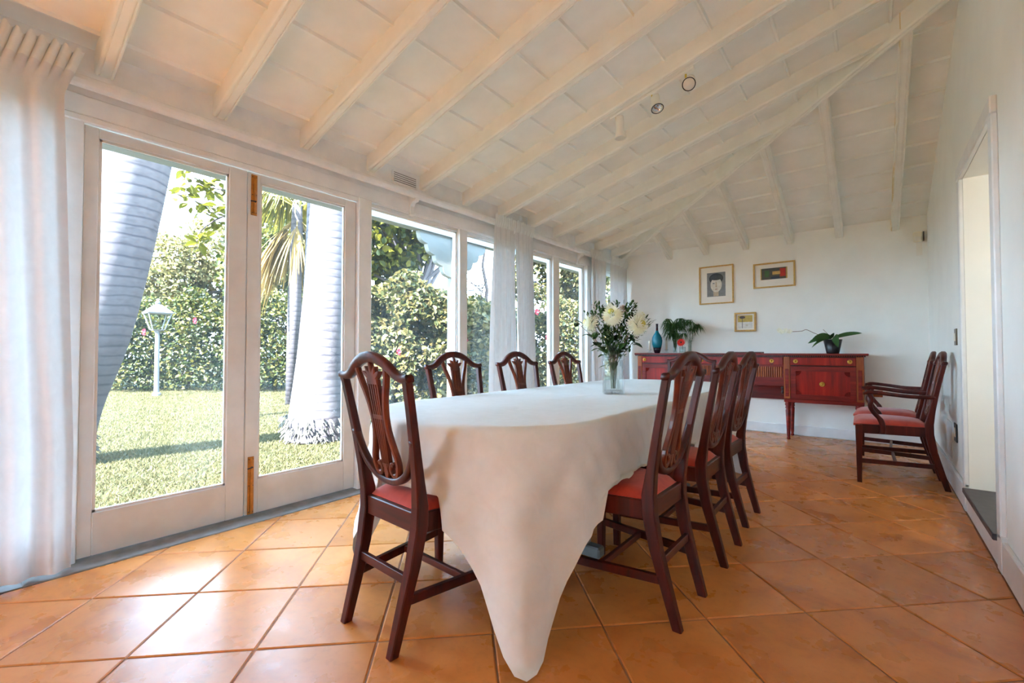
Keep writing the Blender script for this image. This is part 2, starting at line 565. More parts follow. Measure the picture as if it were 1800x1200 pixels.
floor = struct('floor', 'worn terracotta floor of large square tiles laid on the diagonal')
MB().box(XW - 0.02, XR, YF, YB, -0.06, -0.005).build('grout_bed', 'grout', floor)
S = 0.4005
ex, ey = np.array([1, 1]) / math.sqrt(2), np.array([-1, 1]) / math.sqrt(2)
N0 = np.array([-1.916, 0.370])
full_mesh = None
def tile_mesh(poly):
    c = (sum(p[0] for p in poly) / len(poly), sum(p[1] for p in poly) / len(poly))
    g = 0.004
    def ring(inset, z):
        return [(p[0] + (c[0] - p[0]) / max(1e-6, math.dist(p, c)) * inset, p[1] + (c[1] - p[1]) / max(1e-6, math.dist(p, c)) * inset, z) for p in poly]
    return MB().loft([ring(g, -0.012), ring(g, -0.003), ring(g + 0.006, 0.0)])
for i in range(-14, 22):
    for j in range(-12, 18):
        o = N0 + ex * S * i + ey * S * j
        quad = [tuple(o), tuple(o + ex * S), tuple(o + ex * S + ey * S), tuple(o + ey * S)]
        cen = o + (ex + ey) * S / 2
        if cen[1] < -1.0 and abs(cen[0] + 1.2) > 4: continue
        cl = clip(quad, XW + 0.13, XR - 0.02, YF, YB - 0.02)
        if len(cl) < 3: continue
        area = 0.5 * abs(sum(cl[k][0] * cl[(k + 1) % len(cl)][1] - cl[(k + 1) % len(cl)][0] * cl[k][1] for k in range(len(cl))))
        if area < 0.002: continue
        if area > S * S - 1e-6:
            if full_mesh is None:
                rel = [(p[0] - cen[0], p[1] - cen[1]) for p in quad]
                full_mesh = tile_mesh(rel).mesh('tile', 'tile')
            t = bpy.data.objects.new('tile', full_mesh)
            COL.objects.link(t)
            t.parent = floor
        else:
            t = tile_mesh([(p[0] - cen[0], p[1] - cen[1]) for p in cl]).build('tile', 'tile', floor)
        t.location = (cen[0], cen[1], random.uniform(-0.0012, 0.0))
        t.rotation_euler = (random.uniform(-0.002, 0.002), random.uniform(-0.002, 0.002), 0)
tag(MB().box(XW - 0.07, XW + 0.127, 0.2, 1.90, -0.03, 0.004).build('trim_1', 'stone', None, bevel=0.004), 'grey stone threshold strip under the glazed doors', None, None, 'structure')
tag(MB().box(XW - 0.07, XW + 0.127, 1.90, YB, -0.03, 0.003).box(XW - 0.07, XW + 0.127, YF, 0.2, -0.03, 0.003).build('trim_2', 'stone', None), 'grey stone edge strip along the window wall', None, None, 'structure')

# ------------------------------------------------------------------ walls
wl_ = MB()
wl_.box(XW - 0.12, XW, YF, YB, HEAD, ZC1 + 0.02)
wl_.box(XW - 0.12, XW + 0.012, YF, YB, HEAD + 0.005, HEAD + 0.10)
tag(wl_.build('wall_left', 'frame', None, bevel=0.003), 'white header beam running above the glazed doors and windows', None, None, 'structure')
tag(MB().box(XW - 0.12, XR + 0.12, YB, YB + 0.14, -0.05, ZC2 + 0.02).build('wall_back', 'wall'), 'plain white end wall behind the sideboard', None, None, 'structure')
DY0, DY1, DZ = 3.04, 3.98, 2.09               # doorway in the right wall
wr = MB()
XO = XR + 0.13
def wall_poly(pts):
    wr.prism(pts, lambda a, b: (XR, a, b), lambda a, b: (XO, a, b))
ytop = YB - (zc1(XR) - ZC2) / M2
wall_poly([(YF, -0.05), (DY0, -0.05), (DY0, zc1(XR) + 0.02), (YF, zc1(XR) + 0.02)])
wall_poly([(DY0, DZ), (DY1, DZ), (DY1, zc2(DY1) + 0.02), (ytop, zc1(XR) + 0.02), (DY0, zc1(XR) + 0.02)])
wall_poly([(DY1, -0.05), (YB, -0.05), (YB, ZC2 + 0.02), (DY1, zc2(DY1) + 0.02)])
tag(wr.build('wall_right', 'wall'), 'tall white side wall with a doorway', None, None, 'structure')
GX0, GX1 = -2.85, -2.15                       # unseen garden door, added to let in sunlight as fill
wf = MB()
def fpoly(pts):
    wf.prism(pts, lambda a, b: (a, YF - 0.12, b), lambda a, b: (a, YF, b))
fpoly([(XW - 0.12, HEAD), (XO, HEAD), (XO, zc1(XO) + 0.02), (XW - 0.12, ZC1 - 0.02)])
fpoly([(XW - 0.12, -0.05), (GX0, -0.05), (GX0, HEAD), (XW - 0.12, HEAD)])
fpoly([(GX1, -0.05), (XO, -0.05), (XO, HEAD), (GX1, HEAD)])
tag(wf.build('wall_front', 'wall'), 'white end wall behind the viewer, with a door added for fill sunlight', None, None, 'structure')

# baseboards
tag(MB().box(XW, XR, YB - 0.018, YB, 0, 0.115).build('baseboard_back', 'frame', None, bevel=0.004), 'white skirting board under the sideboard', None, None, 'structure')
br = struct('baseboard_right', 'white skirting board along the right wall')
MB().box(XR - 0.02, XR, YF, DY0 - 0.09, 0, 0.15).build('board', 'frame', br, bevel=0.005)
MB().box(XR - 0.02, XR, DY1 + 0.09, YB - 0.02, 0, 0.15).build('board', 'frame', br, bevel=0.005)

# doorway with slate step and the passage beyond
d3 = struct('door_3', 'open white-cased doorway with a dark slate step')
MB().box(XR - 0.022, XR + 0.001, DY1, DY1 + 0.08, 0.15, DZ).build('casing', 'frame', d3, bevel=0.005)
MB().box(XR - 0.022, XR + 0.001, DY0 - 0.08, DY0, 0.15, DZ).build('casing', 'frame', d3, bevel=0.005)
MB().box(XR - 0.026, XR + 0.001, DY0 - 0.08, DY1 + 0.08, DZ, DZ + 0.085).build('casing', 'frame', d3, bevel=0.006)
MB().box(XR - 0.022, XR + 0.001, DY1, DY1 + 0.09, 0.0, 0.17).build('plinth', 'frame', d3, bevel=0.004)
MB().box(XR - 0.022, XR + 0.001, DY0 - 0.09, DY0, 0.0, 0.17).build('plinth', 'frame', d3, bevel=0.004)
MB().box(XR - 0.015, XO, DY0, DY1, 0.0, 0.118).build('riser', 'frame', d3)
MB().box(XR - 0.035, XR + 1.6, DY0 + 0.012, DY1 - 0.012, 0.12, 0.15).build('slate_step', 'slate', d3, bevel=0.004)
tag(MB().box(XO, 2.1, DY1, DY1 + 0.1, -0.05, 2.3).build('wall_passage_far', 'wall'), 'white passage wall seen through the doorway', None, None, 'structure')
tag(MB().box(2.05, 2.15, 1.9, DY1, -0.05, 2.3).build('wall_passage_end', 'wall'), 'white end wall of the passage', None, None, 'structure')
tag(MB().box(XO, 2.1, 1.8, 1.9, -0.05, 2.3).build('wall_passage_near', 'wall'), 'white near wall of the passage', None, None, 'structure')
tag(MB().box(XO, 2.1, 1.9, DY1, DZ + 0.02, 2.4).build('ceiling_passage', 'wall'), 'low white passage ceiling', None, None, 'structure')
tag(MB().box(XO, 2.1, 1.9, DY0 + 0.01, -0.05, 0.148).build('floor_passage', 'slate'), 'dark slate passage floor', None, None, 'structure')
pl = thing('added_fill_lamp', 'round white fill lamp added out of view to brighten the passage', 'lamp', (1.25, 2.7, DZ + 0.02))  # unseen lamp, added so the doorway reads bright
MB().lathe([(0.09, 0), (0.09, -0.02), (0.05, -0.03)], 16).build('base', 'white_pl', pl, smooth=False)
gm = NT('fill_lamp_globe')
gm.b.inputs['Emission Color'].default_value = (1, 0.93, 0.82, 1)
gm.b.inputs['Emission Strength'].default_value = 2.2
M['globe'] = gm.m
MB().lathe([(0.002, -0.15), (0.06, -0.14), (0.09, -0.10), (0.08, -0.05), (0.05, -0.03)], 16).build('globe', 'globe', pl, smooth=True)

# ------------------------------------------------------------------ ceiling: boards, battens, rafters, hip
ceiling = struct('ceiling', 'cream painted pitched ceiling of boards on exposed rafters, hipped at the far end')
xs = [XW - 0.10] + [round(-2.83 + 0.295 * k, 4) for k in range(0, 12)]
xs = [x for x in xs if x < XR + 0.1] + [XR + 0.1]
def slabz(pts, zf, th):
    return MB().loft([[(x, y, zf(x, y)) for x, y in pts], [(x, y, zf(x, y) + th) for x, y in pts]])
for a, b in zip(xs[:-1], xs[1:]):
    g = 0.002
    ya, yb = min(hip_y(a), YB), min(hip_y(b), YB)
    slabz([(a + g, YF), (b - g, YF), (b - g, yb), (a + g, ya)], lambda x, y: zc1(x), 0.02).build('plank', 'ceil', ceiling)
for x in xs[1:-1]:
    y1 = hip_y(x)
    w = 0.012
    zf = lambda xx, yy: zc1(xx)
    MB().loft([[(x - w, YF, zc1(x - w)), (x - w * 0.5, YF, zc1(x) - 0.014), (x + w * 0.5, YF, zc1(x) - 0.014), (x + w, YF, zc1(x + w))],
               [(x - w, y1, zc1(x - w)), (x - w * 0.5, y1, zc1(x) - 0.014), (x + w * 0.5, y1, zc1(x) - 0.014), (x + w, y1, zc1(x + w))]]).build('batten', 'ceil', ceiling)
ys = [YB + 0.1] + [round(6.10 - 0.283 * k, 4) for k in range(0, 12)]
ys = [y for y in ys if y > hip_y(XR + 0.1) + 0.02] + [hip_y(XR + 0.1)]
for a, b in zip(ys[:-1], ys[1:]):
    g = 0.002
    xa, xb = max(hip_x(a - g), XW - 0.1), max(hip_x(b + g), XW - 0.1)
    slabz([(xa, a - g), (XR + 0.1, a - g), (XR + 0.1, b + g), (xb, b + g)], lambda x, y: zc2(y), 0.02).build('plank', 'ceil', ceiling)
for y in ys[1:-1]:
    w, x0 = 0.012, hip_x(y)
    prof = [(y + w, zc2(y + w)), (y + w * 0.5, zc2(y) - 0.014), (y - w * 0.5, zc2(y) - 0.014), (y - w, zc2(y - w))]
    MB().loft([[(x0, p, q) for p, q in prof], [(XR + 0.05, p, q) for p, q in prof]]).build('batten', 'ceil', ceiling)

def beam_profile(w, d):
    """cross-section (across, up) with beaded lower edges; up = 0 at the underside"""
    h = w / 2
    half = [(h, d), (h, 0.012), (h - 0.003, 0.004), (h - 0.008, 0.0), (h - 0.013, 0.0), (h - 0.0145, 0.006), (h - 0.0195, 0.006), (h - 0.021, 0.0)]
    return half + [(-a, b) for a, b in reversed(half)]
prof = beam_profile(0.074, ZC1 - ZB1 + 0.012)
for k in range(-7, 12):
    y = 0.447 + 0.505 * k
    x1 = XR if y < hip_y(XR) else hip_x(y) + 0.02
    x0 = XW - 0.06
    MB().loft([[(x0, y + a, zc1(x0) - (ZC1 - ZB1) + b) for a, b in prof], [(x1, y + a, zc1(x1) - (ZC1 - ZB1) + b) for a, b in prof]]).build('rafter', 'rafter', ceiling)
prof2 = beam_profile(0.07, ZC2 - ZB2 + 0.012)
for k in range(0, 6):
    x = -2.235 + 0.487 * k
    y1 = hip_y(x) - 0.02
    o = MB().loft([[(a, YB + 0.03, zc2(YB + 0.03) - (ZC2 - ZB2) + b) for a, b in prof2], [(a, y1, zc2(y1) - (ZC2 - ZB2) + b) for a, b in prof2]]).build('rafter', 'rafter_stain' if k == 5 else 'rafter', ceiling)
    o.location.x = x
hd = Vector((1, (hip_y(0.0) - hip_y(-1.0)), 0)).normalized()
hn = Vector((-hd.y, hd.x, 0))
hprof = beam_profile(0.066, 0.155)
def hip_ring(x):
    p = Vector((x, hip_y(x), zc1(x) - 0.145))
    return [tuple(p + hn * a + Vector((0, 0, b))) for a, b in hprof]
MB().loft([hip_ring(XW - 0.02), hip_ring(XR + 0.05)]).build('hip_beam', 'rafter', ceiling)
# roof sheeting above, with eaves
rf = MB()
ex0, ey1 = XW - 0.40, YB + 0.6
def rz1(x, y): return zc1(x) + 0.03
def rz2(x, y): return zc2(y) + 0.03
rf._add(slabz([(ex0, YF - 0.5), (XR + 0.6, YF - 0.5), (XR + 0.6, hip_y(XR + 0.6)), (XW, hip_y(XW)), (ex0, hip_y(XW))], rz1, 0.04).v, slabz([(0, 0), (1, 0), (1, 1), (0.5, 1), (0, 1)], lambda x, y: 0, 1).f)
rf._add(slabz([(XW, hip_y(XW)), (XR + 0.6, hip_y(XR + 0.6)), (XR + 0.6, ey1), (ex0, ey1), (ex0, hip_y(XW))], rz2, 0.04).v, slabz([(0, 0), (1, 0), (1, 1), (0.5, 1), (0, 1)], lambda x, y: 0, 1).f)
tag(rf.build('roof', 'rooftile'), 'low pitched roof sheeting above the room', None, None, 'structure')

# ------------------------------------------------------------------ window wall joinery
def leaf(name, label, y0, y1, sl, sr, x=XW - 0.055, z0=0.012, z1=HEAD - 0.03, bot=0.205, top=0.05, th=0.045, mat='door', knob=None):
    d = struct(name, label)
    MB().box(x, x + th, y0, y0 + sl, z0, z1).build('stile', mat, d, bevel=0.003)
    MB().box(x, x + th, y1 - sr, y1, z0, z1).build('stile', mat, d, bevel=0.003)
    MB().box(x, x + th, y0 + sl, y1 - sr, z0, z0 + bot).build('bottom_rail', mat, d, bevel=0.003)
    MB().box(x, x + th, y0 + sl, y1 - sr, z1 - top, z1).build('top_rail', mat, d, bevel=0.003)
    MB().box(x + 0.018, x + 0.024, y0 + sl, y1 - sr, z0 + bot, z1 - top).build('pane', 'glass', d)
    b = MB()
    for (a0, a1, c0, c1) in ((y0 + sl, y0 + sl + 0.012, z0 + bot, z1 - top), (y1 - sr - 0.012, y1 - sr, z0 + bot, z1 - top)):
        b.box(x + 0.024, x + 0.038, a0, a1, c0, c1)
    b.box(x + 0.024, x + 0.038, y0 + sl, y1 - sr, z0 + bot, z0 + bot + 0.012)
    b.box(x + 0.024, x + 0.038, y0 + sl, y1 - sr, z1 - top - 0.012, z1 - top)
    b.build('glazing_bead', mat, d)
    return d
door1 = leaf('door_1', 'glazed white garden door beside the pleated curtain', 0.380, 1.108, 0.055, 0.098)
door2 = leaf('door_2', 'glazed white garden door with brass bolts, in front of the straight palm', 1.112, 1.845, 0.072, 0.085)
def bolt(z0, z1, flip):
    xf = XW - 0.009
    y0, y1 = 1.128, 1.162
    b = MB().box(xf, xf + 0.006, y0, y1, z0, z1).build('bolt_plate', 'bolt', door2, bevel=0.001)
    MB().box(xf + 0.006, xf + 0.016, y0 + 0.012, y0 + 0.024, z0 + 0.01, z1 - 0.01).build('bolt_rod', 'bolt', b, bevel=0.002)
    zs = z0 + 0.08 if not flip else z1 - 0.06
    MB().tube([(xf + 0.01, y0 + 0.018, zs), (xf + 0.03, y0 + 0.018, zs), (xf + 0.034, y0 - 0.012, zs - 0.004)], 0.004, 6).build('bolt_knob', 'dark', b)
    sc = MB()
    for zz in (z0 + 0.015, (z0 + z1) / 2, z1 - 0.015):
        for yy in (y0 + 0.006, y1 - 0.006):
            sc.lathe([(0.003, 0), (0.003, 0.002)], 6, (0, 0, 0))
            m = sc.v[-12:]
            sc.v[-12:] = [(xf + 0.006 + p[2], yy + p[0], zz + p[1]) for p in m]
    sc.build('screws', 'dark', b)
bolt(1.835, 2.085, False)
bolt(0.014, 0.36, True)
def window(name, label, y0, y1, fr=0.035):
    w = leaf(name, label, y0, y1, fr, fr, x=XW - 0.075, z0=0.0, z1=HEAD, bot=0.19, top=0.03, th=0.05, mat='frame')
    return w
window('window_1', 'tall fixed window left of the garden doors, behind the pleated curtain', -0.78, 0.285)
window('window_2', 'tall window with the scalloped veranda post outside', 1.955, 2.905, 0.01)
window('window_3', 'tall window half hidden by the middle curtain pair', 3.005, 3.88, 0.01)
window('window_4', 'narrow tall window just right of the middle curtains', 3.97, 4.455, 0.012)
window('window_5', 'tall window left of the flower vase', 4.585, 5.215, 0.02)
window('window_6', 'tall window behind the corner curtains', 5.37, 6.27, 0.03)
tag(MB().box(XW - 0.12, XW, YF, -0.78, -0.05, HEAD).build('wall_left_near', 'wall'), 'unseen solid white wall beside the viewer, added to cut the near light', None, None, 'structure')  # solid in place of windows, to hold back light near the viewer
posts = struct('trim_3', 'white posts dividing the window wall')
for y0, y1, xx in ((0.285, 0.378, 0.012), (1.848, 1.955, 0.03), (2.905, 3.005, 0.0), (3.88, 3.97, 0.02), (4.455, 4.585, 0.0), (5.215, 5.37, 0.03), (6.27, YB - 0.002, 0.01)):
    MB().box(XW - 0.10, XW + xx, y0, y1, 0.0, HEAD).build('post', 'frame', posts, bevel=0.004)
w = struct('window_7', 'added glazed garden door behind the viewer, letting in fill sunlight')  # added opening, out of view, admitting sun to fill the room
for q in ((GX0, GX0 + 0.06, 0, HEAD), (GX1 - 0.06, GX1, 0, HEAD), (GX0 + 0.06, GX1 - 0.06, 0, 0.1), (GX0 + 0.06, GX1 - 0.06, HEAD - 0.05, HEAD)):
    MB().box(q[0], q[1], YF - 0.08, YF - 0.03, q[2], q[3]).build('frame_bar', 'frame', w)
MB().box(GX0 + 0.06, GX1 - 0.06, YF - 0.06, YF - 0.054, 0.1, HEAD - 0.05).build('pane', 'glass', w)
# head mouldings above the openings
tm = struct('trim_4', 'moulded head strips above the windows')
MB().box(XW - 0.01, XW + 0.018, 0.30, 1.90, HEAD - 0.03, HEAD + 0.004).build('moulding', 'frame', tm, bevel=0.006)
MB().box(XW - 0.01, XW + 0.006, 1.90, YB, HEAD - 0.004, HEAD + 0.03).build('moulding', 'frame', tm, bevel=0.004)

# curtain rail with brackets
rail = thing('curtain_rail', 'long white wooden curtain rail under the rafter ends', 'curtain rail', (XW, 0, 2.27))
rp = [(0.075, -0.028), (0.088, -0.02), (0.094, 0), (0.088, 0.02), (0.075, 0.028), (0.055, 0.028), (0.055, -0.028)]
MB().prism(rp, lambda a, b: (a, -1.2, b), lambda a, b: (a, 6.30, b)).build('rail', 'frame', rail, bevel=0.002)
for y in (-0.6, 0.9 - 0.75, 2.335, 3.6, 5.0, 6.1):
    pts = [(0.0, 0.0), (0.02, 0.0), (0.055, -0.012), (0.06, 0.005), (0.075, 0.0)]
    bpts = [(0.012, -0.16), (0.03, -0.155), (0.024, -0.115), (0.03, -0.085), (0.05, -0.06), (0.085, -0.055), (0.10, -0.03), (0.085, -0.028), (0.055, -0.03), (0.055, 0.03), (0.0, 0.03), (0.0, -0.16)]
    MB().prism(bpts, lambda a, b, y=y: (a, y - 0.02, b), lambda a, b, y=y: (a, y + 0.02, b)).build('bracket', 'frame', rail, bevel=0.003)

# vent grille in the wall plate
vg = thing('vent_grille', 'small louvred white vent grille between rafters above the rail', 'vent', (XW, 2.275, 2.385))
MB().box(-0.002, 0.006, -0.115, 0.115, -0.04, 0.045).build('backing', 'vent_dark', vg)
for k in range(6):
    MB().box(0.0, 0.012, -0.115, 0.115, -0.042 + 0.0165 * k, -0.042 + 0.0165 * k + 0.0095).build('louvre', 'frame', vg)
for y in (-0.119, 0.119):
    MB().box(0.0, 0.013, y - 0.006, y + 0.006, -0.045, 0.052).build('frame_bar', 'frame', vg)

# ------------------------------------------------------------------ curtains
def curtain(name, label, X, yt, yb, z0, z1, n, amp, seed, heading=0.10, flare=None, group=None):
    r = random.Random(seed)
    nu, nv = n * (36 if heading > 0.1 else 14), 44
    ph = [r.uniform(-0.5, 0.5) for _ in range(n + 1)]
    P = []
    for i in range(nv + 1):
        t = i / nv
        z = z1 + (z0 - z1) * t
        dz = z1 - z
        row = []
        for j in range(nu + 1):
            u = j / nu
            y = (yt[0] + (yb[0] - yt[0]) * min(1, t * 1.3)) * (1 - u) + (yt[1] + (yb[1] - yt[1]) * min(1, t * 1.3)) * u
            if flare and dz < flare[0]:
                y += flare[1] * (1 - dz / flare[0]) * u
            k = u * n
            w = math.sin(2 * PI * k + ph[int(min(n, k))] * math.sin(PI * (k % 1)) + 0.6 * math.sin(3 * t + seed))
            if dz < heading:
                hf = 3.0 if heading > 0.1 else 2.0
                x = X + 0.012 + amp * 0.34 * (abs(math.sin(PI * hf * k)) ** 0.7 * 2 - 1)
            else:
                g = min(1, (dz - heading) / 0.35)
                a = amp * (0.35 + 0.65 * g) * (1 + 0.25 * math.sin(5 * u + seed))
                x = X + a * w + 0.01 * math.sin(4 * t + 7 * u + seed)
            top = (0.012 * math.sin(2 * PI * (3.0 if heading > 0.1 else 2.0) * k) + 0.008 * math.sin(9 * k)) * (1 - dz / heading) ** 2 if dz < heading else 0
            row.append((x, y, z + top + (0.006 * math.sin(2 * PI * k) if i == nv else 0)))
        P.append(row)
    o = thing(name, label, 'curtain', (0, 0, 0), 0, group)
    MB().grid(P).build('drape', 'voile', o, smooth=True)
    hb = MB().grid([[(p[0] + 0.004, p[1], p[2]) for p in row[:]] for row in P[:max(3, int(heading / (z1 - z0) * nv) + 1)]])
    hb.build('heading_tape', 'linen', o, smooth=True)
    return o
G = 'white curtains along the window wall'
curtain('curtain', 'wide white pleated curtain nearest the viewer, left of the garden doors', -2.835, (-0.75, 0.285), (-0.75, 0.352), 0.02, 2.375, 10, 0.035, 1, 0.15, (0.22, 0.075), group=G)
curtain('curtain', 'left panel of the middle white curtain pair', -2.865, (3.30, 3.62), (3.22, 3.68), 0.02, 2.335, 5, 0.022, 3, 0.06, group=G)
curtain('curtain', 'right panel of the middle white curtain pair', -2.86, (3.63, 3.93), (3.66, 3.95), 0.02, 2.335, 5, 0.022, 5, 0.06, group=G)
curtain('curtain', 'narrow white curtain just behind the flower vase', -2.865, (5.20, 5.62), (5.27, 5.60), 0.02, 2.335, 5, 0.024, 8, 0.06, group=G)
curtain('curtain', 'white curtain in the far corner beside the end wall', -2.855, (5.78, 6.31), (5.74, 6.33), 0.02, 2.335, 5, 0.026, 11, 0.06, group=G)

# ------------------------------------------------------------------ chairs
def yb_(z): return -(max(0.0, z - 0.46) ** 1.15) * 0.205
def ribbon(mb, pts, w, t, bow=0.0):
    """carved member lying in the leaning chair back: pts (u,z), half width w (number or list), half thickness t"""
    rings = []
    for i, (u, z) in enumerate(pts):
        a, b = pts[max(0, i - 1)], pts[min(len(pts) - 1, i + 1)]
        d = Vector((b[0] - a[0], b[1] - a[1])).normalized()
        nrm = Vector((-d.y, d.x))
        ww = w[i] if isinstance(w, (list, tuple)) else w
        c = min(ww, t) * 0.45
        sec = [(-ww, -t + c), (-ww + c, -t), (ww - c, -t), (ww, -t + c), (ww, t - c), (ww - c, t), (-ww + c, t), (-ww, t - c)]
        ring = []
        for p, q in sec:
            uu, zz = u + nrm.x * p, z + nrm.y * p
            ring.append((uu, yb_(zz) + q + bow, zz))
        rings.append(ring)
    mb.loft(rings)
    return mb
def smoothpts(pts, n=6):
    """Catmull-Rom through the points"""
    out = []
    P = [pts[0]] + list(pts) + [pts[-1]]
    for i in range(1, len(P) - 2):
        for k in range(n):
            t = k / n
            out.append(tuple(0.5 * ((2 * P[i][d]) + (-P[i - 1][d] + P[i + 1][d]) * t + (2 * P[i - 1][d] - 5 * P[i][d] + 4 * P[i + 1][d] - P[i + 2][d]) * t * t + (-P[i - 1][d] + 3 * P[i][d] - 3 * P[i + 1][d] + P[i + 2][d]) * t ** 3) for d in range(len(pts[0]))))
    out.append(tuple(pts[-1]))
    return out

def make_chair(name, label, arms=False, W=1.0):
    t = thing(name, label, 'chair')
    # rear legs run up into the stiles of the shield
    for s in (-1, 1):
        rings = []
        for x, y, z, wx, wy in ((0.150, -0.095, 0, 0.016, 0.017), (0.152, -0.062, 0.12, 0.018, 0.019), (0.158, -0.022, 0.27, 0.020, 0.022), (0.164, 0.0, 0.40, 0.021, 0.025), (0.168, 0.0, 0.47, 0.020, 0.024),
                                (0.176, yb_(0.56), 0.56, 0.018, 0.018), (0.186, yb_(0.68), 0.68, 0.016, 0.015), (0.196, yb_(0.80), 0.80, 0.015, 0.014), (0.203, yb_(0.895), 0.895, 0.015, 0.014), (0.205, yb_(0.912), 0.912, 0.015, 0.014)):
            x *= W
            c = 0.004
            rings.append([(s * (x) + a, y + b, z) for a, b in ((-wx, -wy + c), (-wx + c, -wy), (wx - c, -wy), (wx, -wy + c), (wx, wy - c), (wx - c, wy), (-wx + c, wy), (-wx, wy - c))])
        MB().loft(rings).build('leg', 'mahog', t)
        fx = 0.228 * W
        c = 0.004
        rings = []
        for z, w in ((0, 0.015), (0.44, 0.022)):
            rings.append([(s * fx + a, 0.405 + b, z) for a, b in ((-w, -w + c), (-w + c, -w), (w - c, -w), (w, -w + c), (w, w - c), (w - c, w), (-w + c, w), (-w, w - c))])
        MB().loft(rings).build('leg', 'mahog', t)
    # crest rail
    cr = smoothpts([(-0.222 * W, 0.912), (-0.19 * W, 0.908), (-0.15 * W, 0.918), (-0.10 * W, 0.952), (-0.05 * W, 0.974), (0, 0.981), (0.05 * W, 0.974), (0.10 * W, 0.952), (0.15 * W, 0.918), (0.19 * W, 0.908), (0.222 * W, 0.912)], 4)
    ribbon(MB(), cr, [0.013 + 0.006 * math.cos(u / (0.222 * W) * PI / 2) for u, z in cr], 0.016).build('crest_rail', 'mahog', t, smooth=True)
    # lower rail of the shield
    lr = smoothpts([(-0.187 * W, 0.70), (-0.166 * W, 0.635), (-0.125 * W, 0.575), (-0.065 * W, 0.538), (0, 0.528), (0.065 * W, 0.538), (0.125 * W, 0.575), (0.166 * W, 0.635), (0.187 * W, 0.70)], 4)
    ribbon(MB(), lr, 0.013, 0.015).build('shield_rail', 'mahog', t, smooth=True)
    # lyre splat
    sp = MB()
    for s in (-1, 1):
        side = smoothpts([(s * 0.094, 0.945), (s * 0.082, 0.90), (s * 0.058, 0.84), (s * 0.042, 0.775), (s * 0.042, 0.715), (s * 0.058, 0.655), (s * 0.074, 0.605), (s * 0.066, 0.562), (s * 0.042, 0.552), (s * 0.026, 0.570), (s * 0.034, 0.592), (s * 0.048, 0.588)], 4)
        n = len(side)
        ribbon(sp, side, [0.011 if i < n * 0.72 else 0.009 for i in range(n)], 0.011)
    for z0, z1, w in ((0.883, 0.902, 0.036), (0.757, 0.772, 0.036), (0.578, 0.592, 0.020)):
        ribbon(sp, [(0, z0), (0, z1)], w, 0.010)
    ribbon(sp, [(0, 0.592), (0, 0.56), (0, 0.535)], [0.012, 0.018, 0.010], 0.011)
    spl = sp.build('splat', 'splat', t, smooth=False)
    for k in range(-2, 3):
        ribbon(MB(), [(k * 0.0145, 0.89), (k * 0.0125, 0.765), (k * 0.0095, 0.585)], [0.0052, 0.0048, 0.0036], 0.009).build('string', 'splat', spl)
    for k, (a, ln) in enumerate(((-58, 0.062), (-30, 0.058), (0, 0.070), (30, 0.058), (58, 0.062))):
        a = rad(a)
        pts = [(math.sin(a) * ln * q, 0.896 + math.cos(a) * ln * q) for q in (0, 0.35, 0.7, 1.0)]
        ribbon(MB(), pts, [0.009, 0.013, 0.010, 0.002], 0.010).build('plume', 'splat', spl)
    # seat rails
    bw, fw = 0.166 * W, 0.232 * W
    z0, z1 = 0.375, 0.445
    MB().box(-bw, bw, -0.014, 0.012, z0, z1).build('seat_rail', 'mahog_x', t, bevel=0.003)
    MB().box(-fw + 0.018, fw - 0.018, 0.392, 0.418, z0, z1).build('seat_rail', 'mahog_x', t, bevel=0.003)
    for s in (-1, 1):
        q = [(s * (bw + 0.008), 0.01), (s * (bw - 0.016), 0.01), (s * (fw - 0.022), 0.40), (s * (fw + 0.004), 0.40)]
        MB().loft([[(a, b, z0) for a, b in q], [(a, b, z1) for a, b in q]]).build('seat_rail', 'mahog', t, bevel=0.003)
    # cushion
    P = []
    nn = 14
    for i in range(nn + 1):
        row = []
        v = i / nn
        for j in range(nn + 1):
            u = j / nn
            y = 0.006 + v * 0.432
            hw = bw - 0.006 + (fw - bw + 0.010) * v
            x = (2 * u - 1) * hw
            e = (1 - abs(2 * u - 1) ** 5) * (1 - abs(2 * v - 1) ** 6)
            z = 0.447 + 0.032 * e ** 0.5 + 0.012 * (1 - (2 * u - 1) ** 2) * (1 - (2 * v - 1) ** 2)
            row.append((x, y, z))
        P.append(row)
    cu = MB().grid(P)
    edge = [P[0][j] for j in range(nn + 1)] + [P[i][nn] for i in range(1, nn + 1)] + [P[nn][j] for j in range(nn - 1, -1, -1)] + [P[i][0] for i in range(nn - 1, 0, -1)]
    cu.loft([[(a, b, 0.43) for a, b, c in edge], edge], caps=False)
    cu.build('seat', 'red', t, smooth=True)
    # stretchers
    def bar(p, q, w=0.010, h=0.016, nm='stretcher', mat='mahog'):
        d = Vector((q[0] - p[0], q[1] - p[1], 0)).normalized()
        nn_ = Vector((-d.y, d.x, 0)) * w
        MB().loft([[tuple(Vector(c) + nn_ * a + Vector((0, 0, b * h))) for a, b in ((-1, -1), (1, -1), (1, 1), (-1, 1))] for c in (p, q)]).build(nm, mat, t, bevel=0.002)
    for s in (-1, 1):
        bar((s * 0.226 * W, 0.40, 0.165), (s * 0.156 * W, -0.045, 0.165))
    bar((-0.19 * W, 0.19, 0.165), (0.19 * W, 0.19, 0.165), 0.009, 0.013, mat='mahog_x')
    bar((-0.154 * W, -0.035, 0.225), (0.154 * W, -0.035, 0.225), 0.009, 0.016, mat='mahog_x')
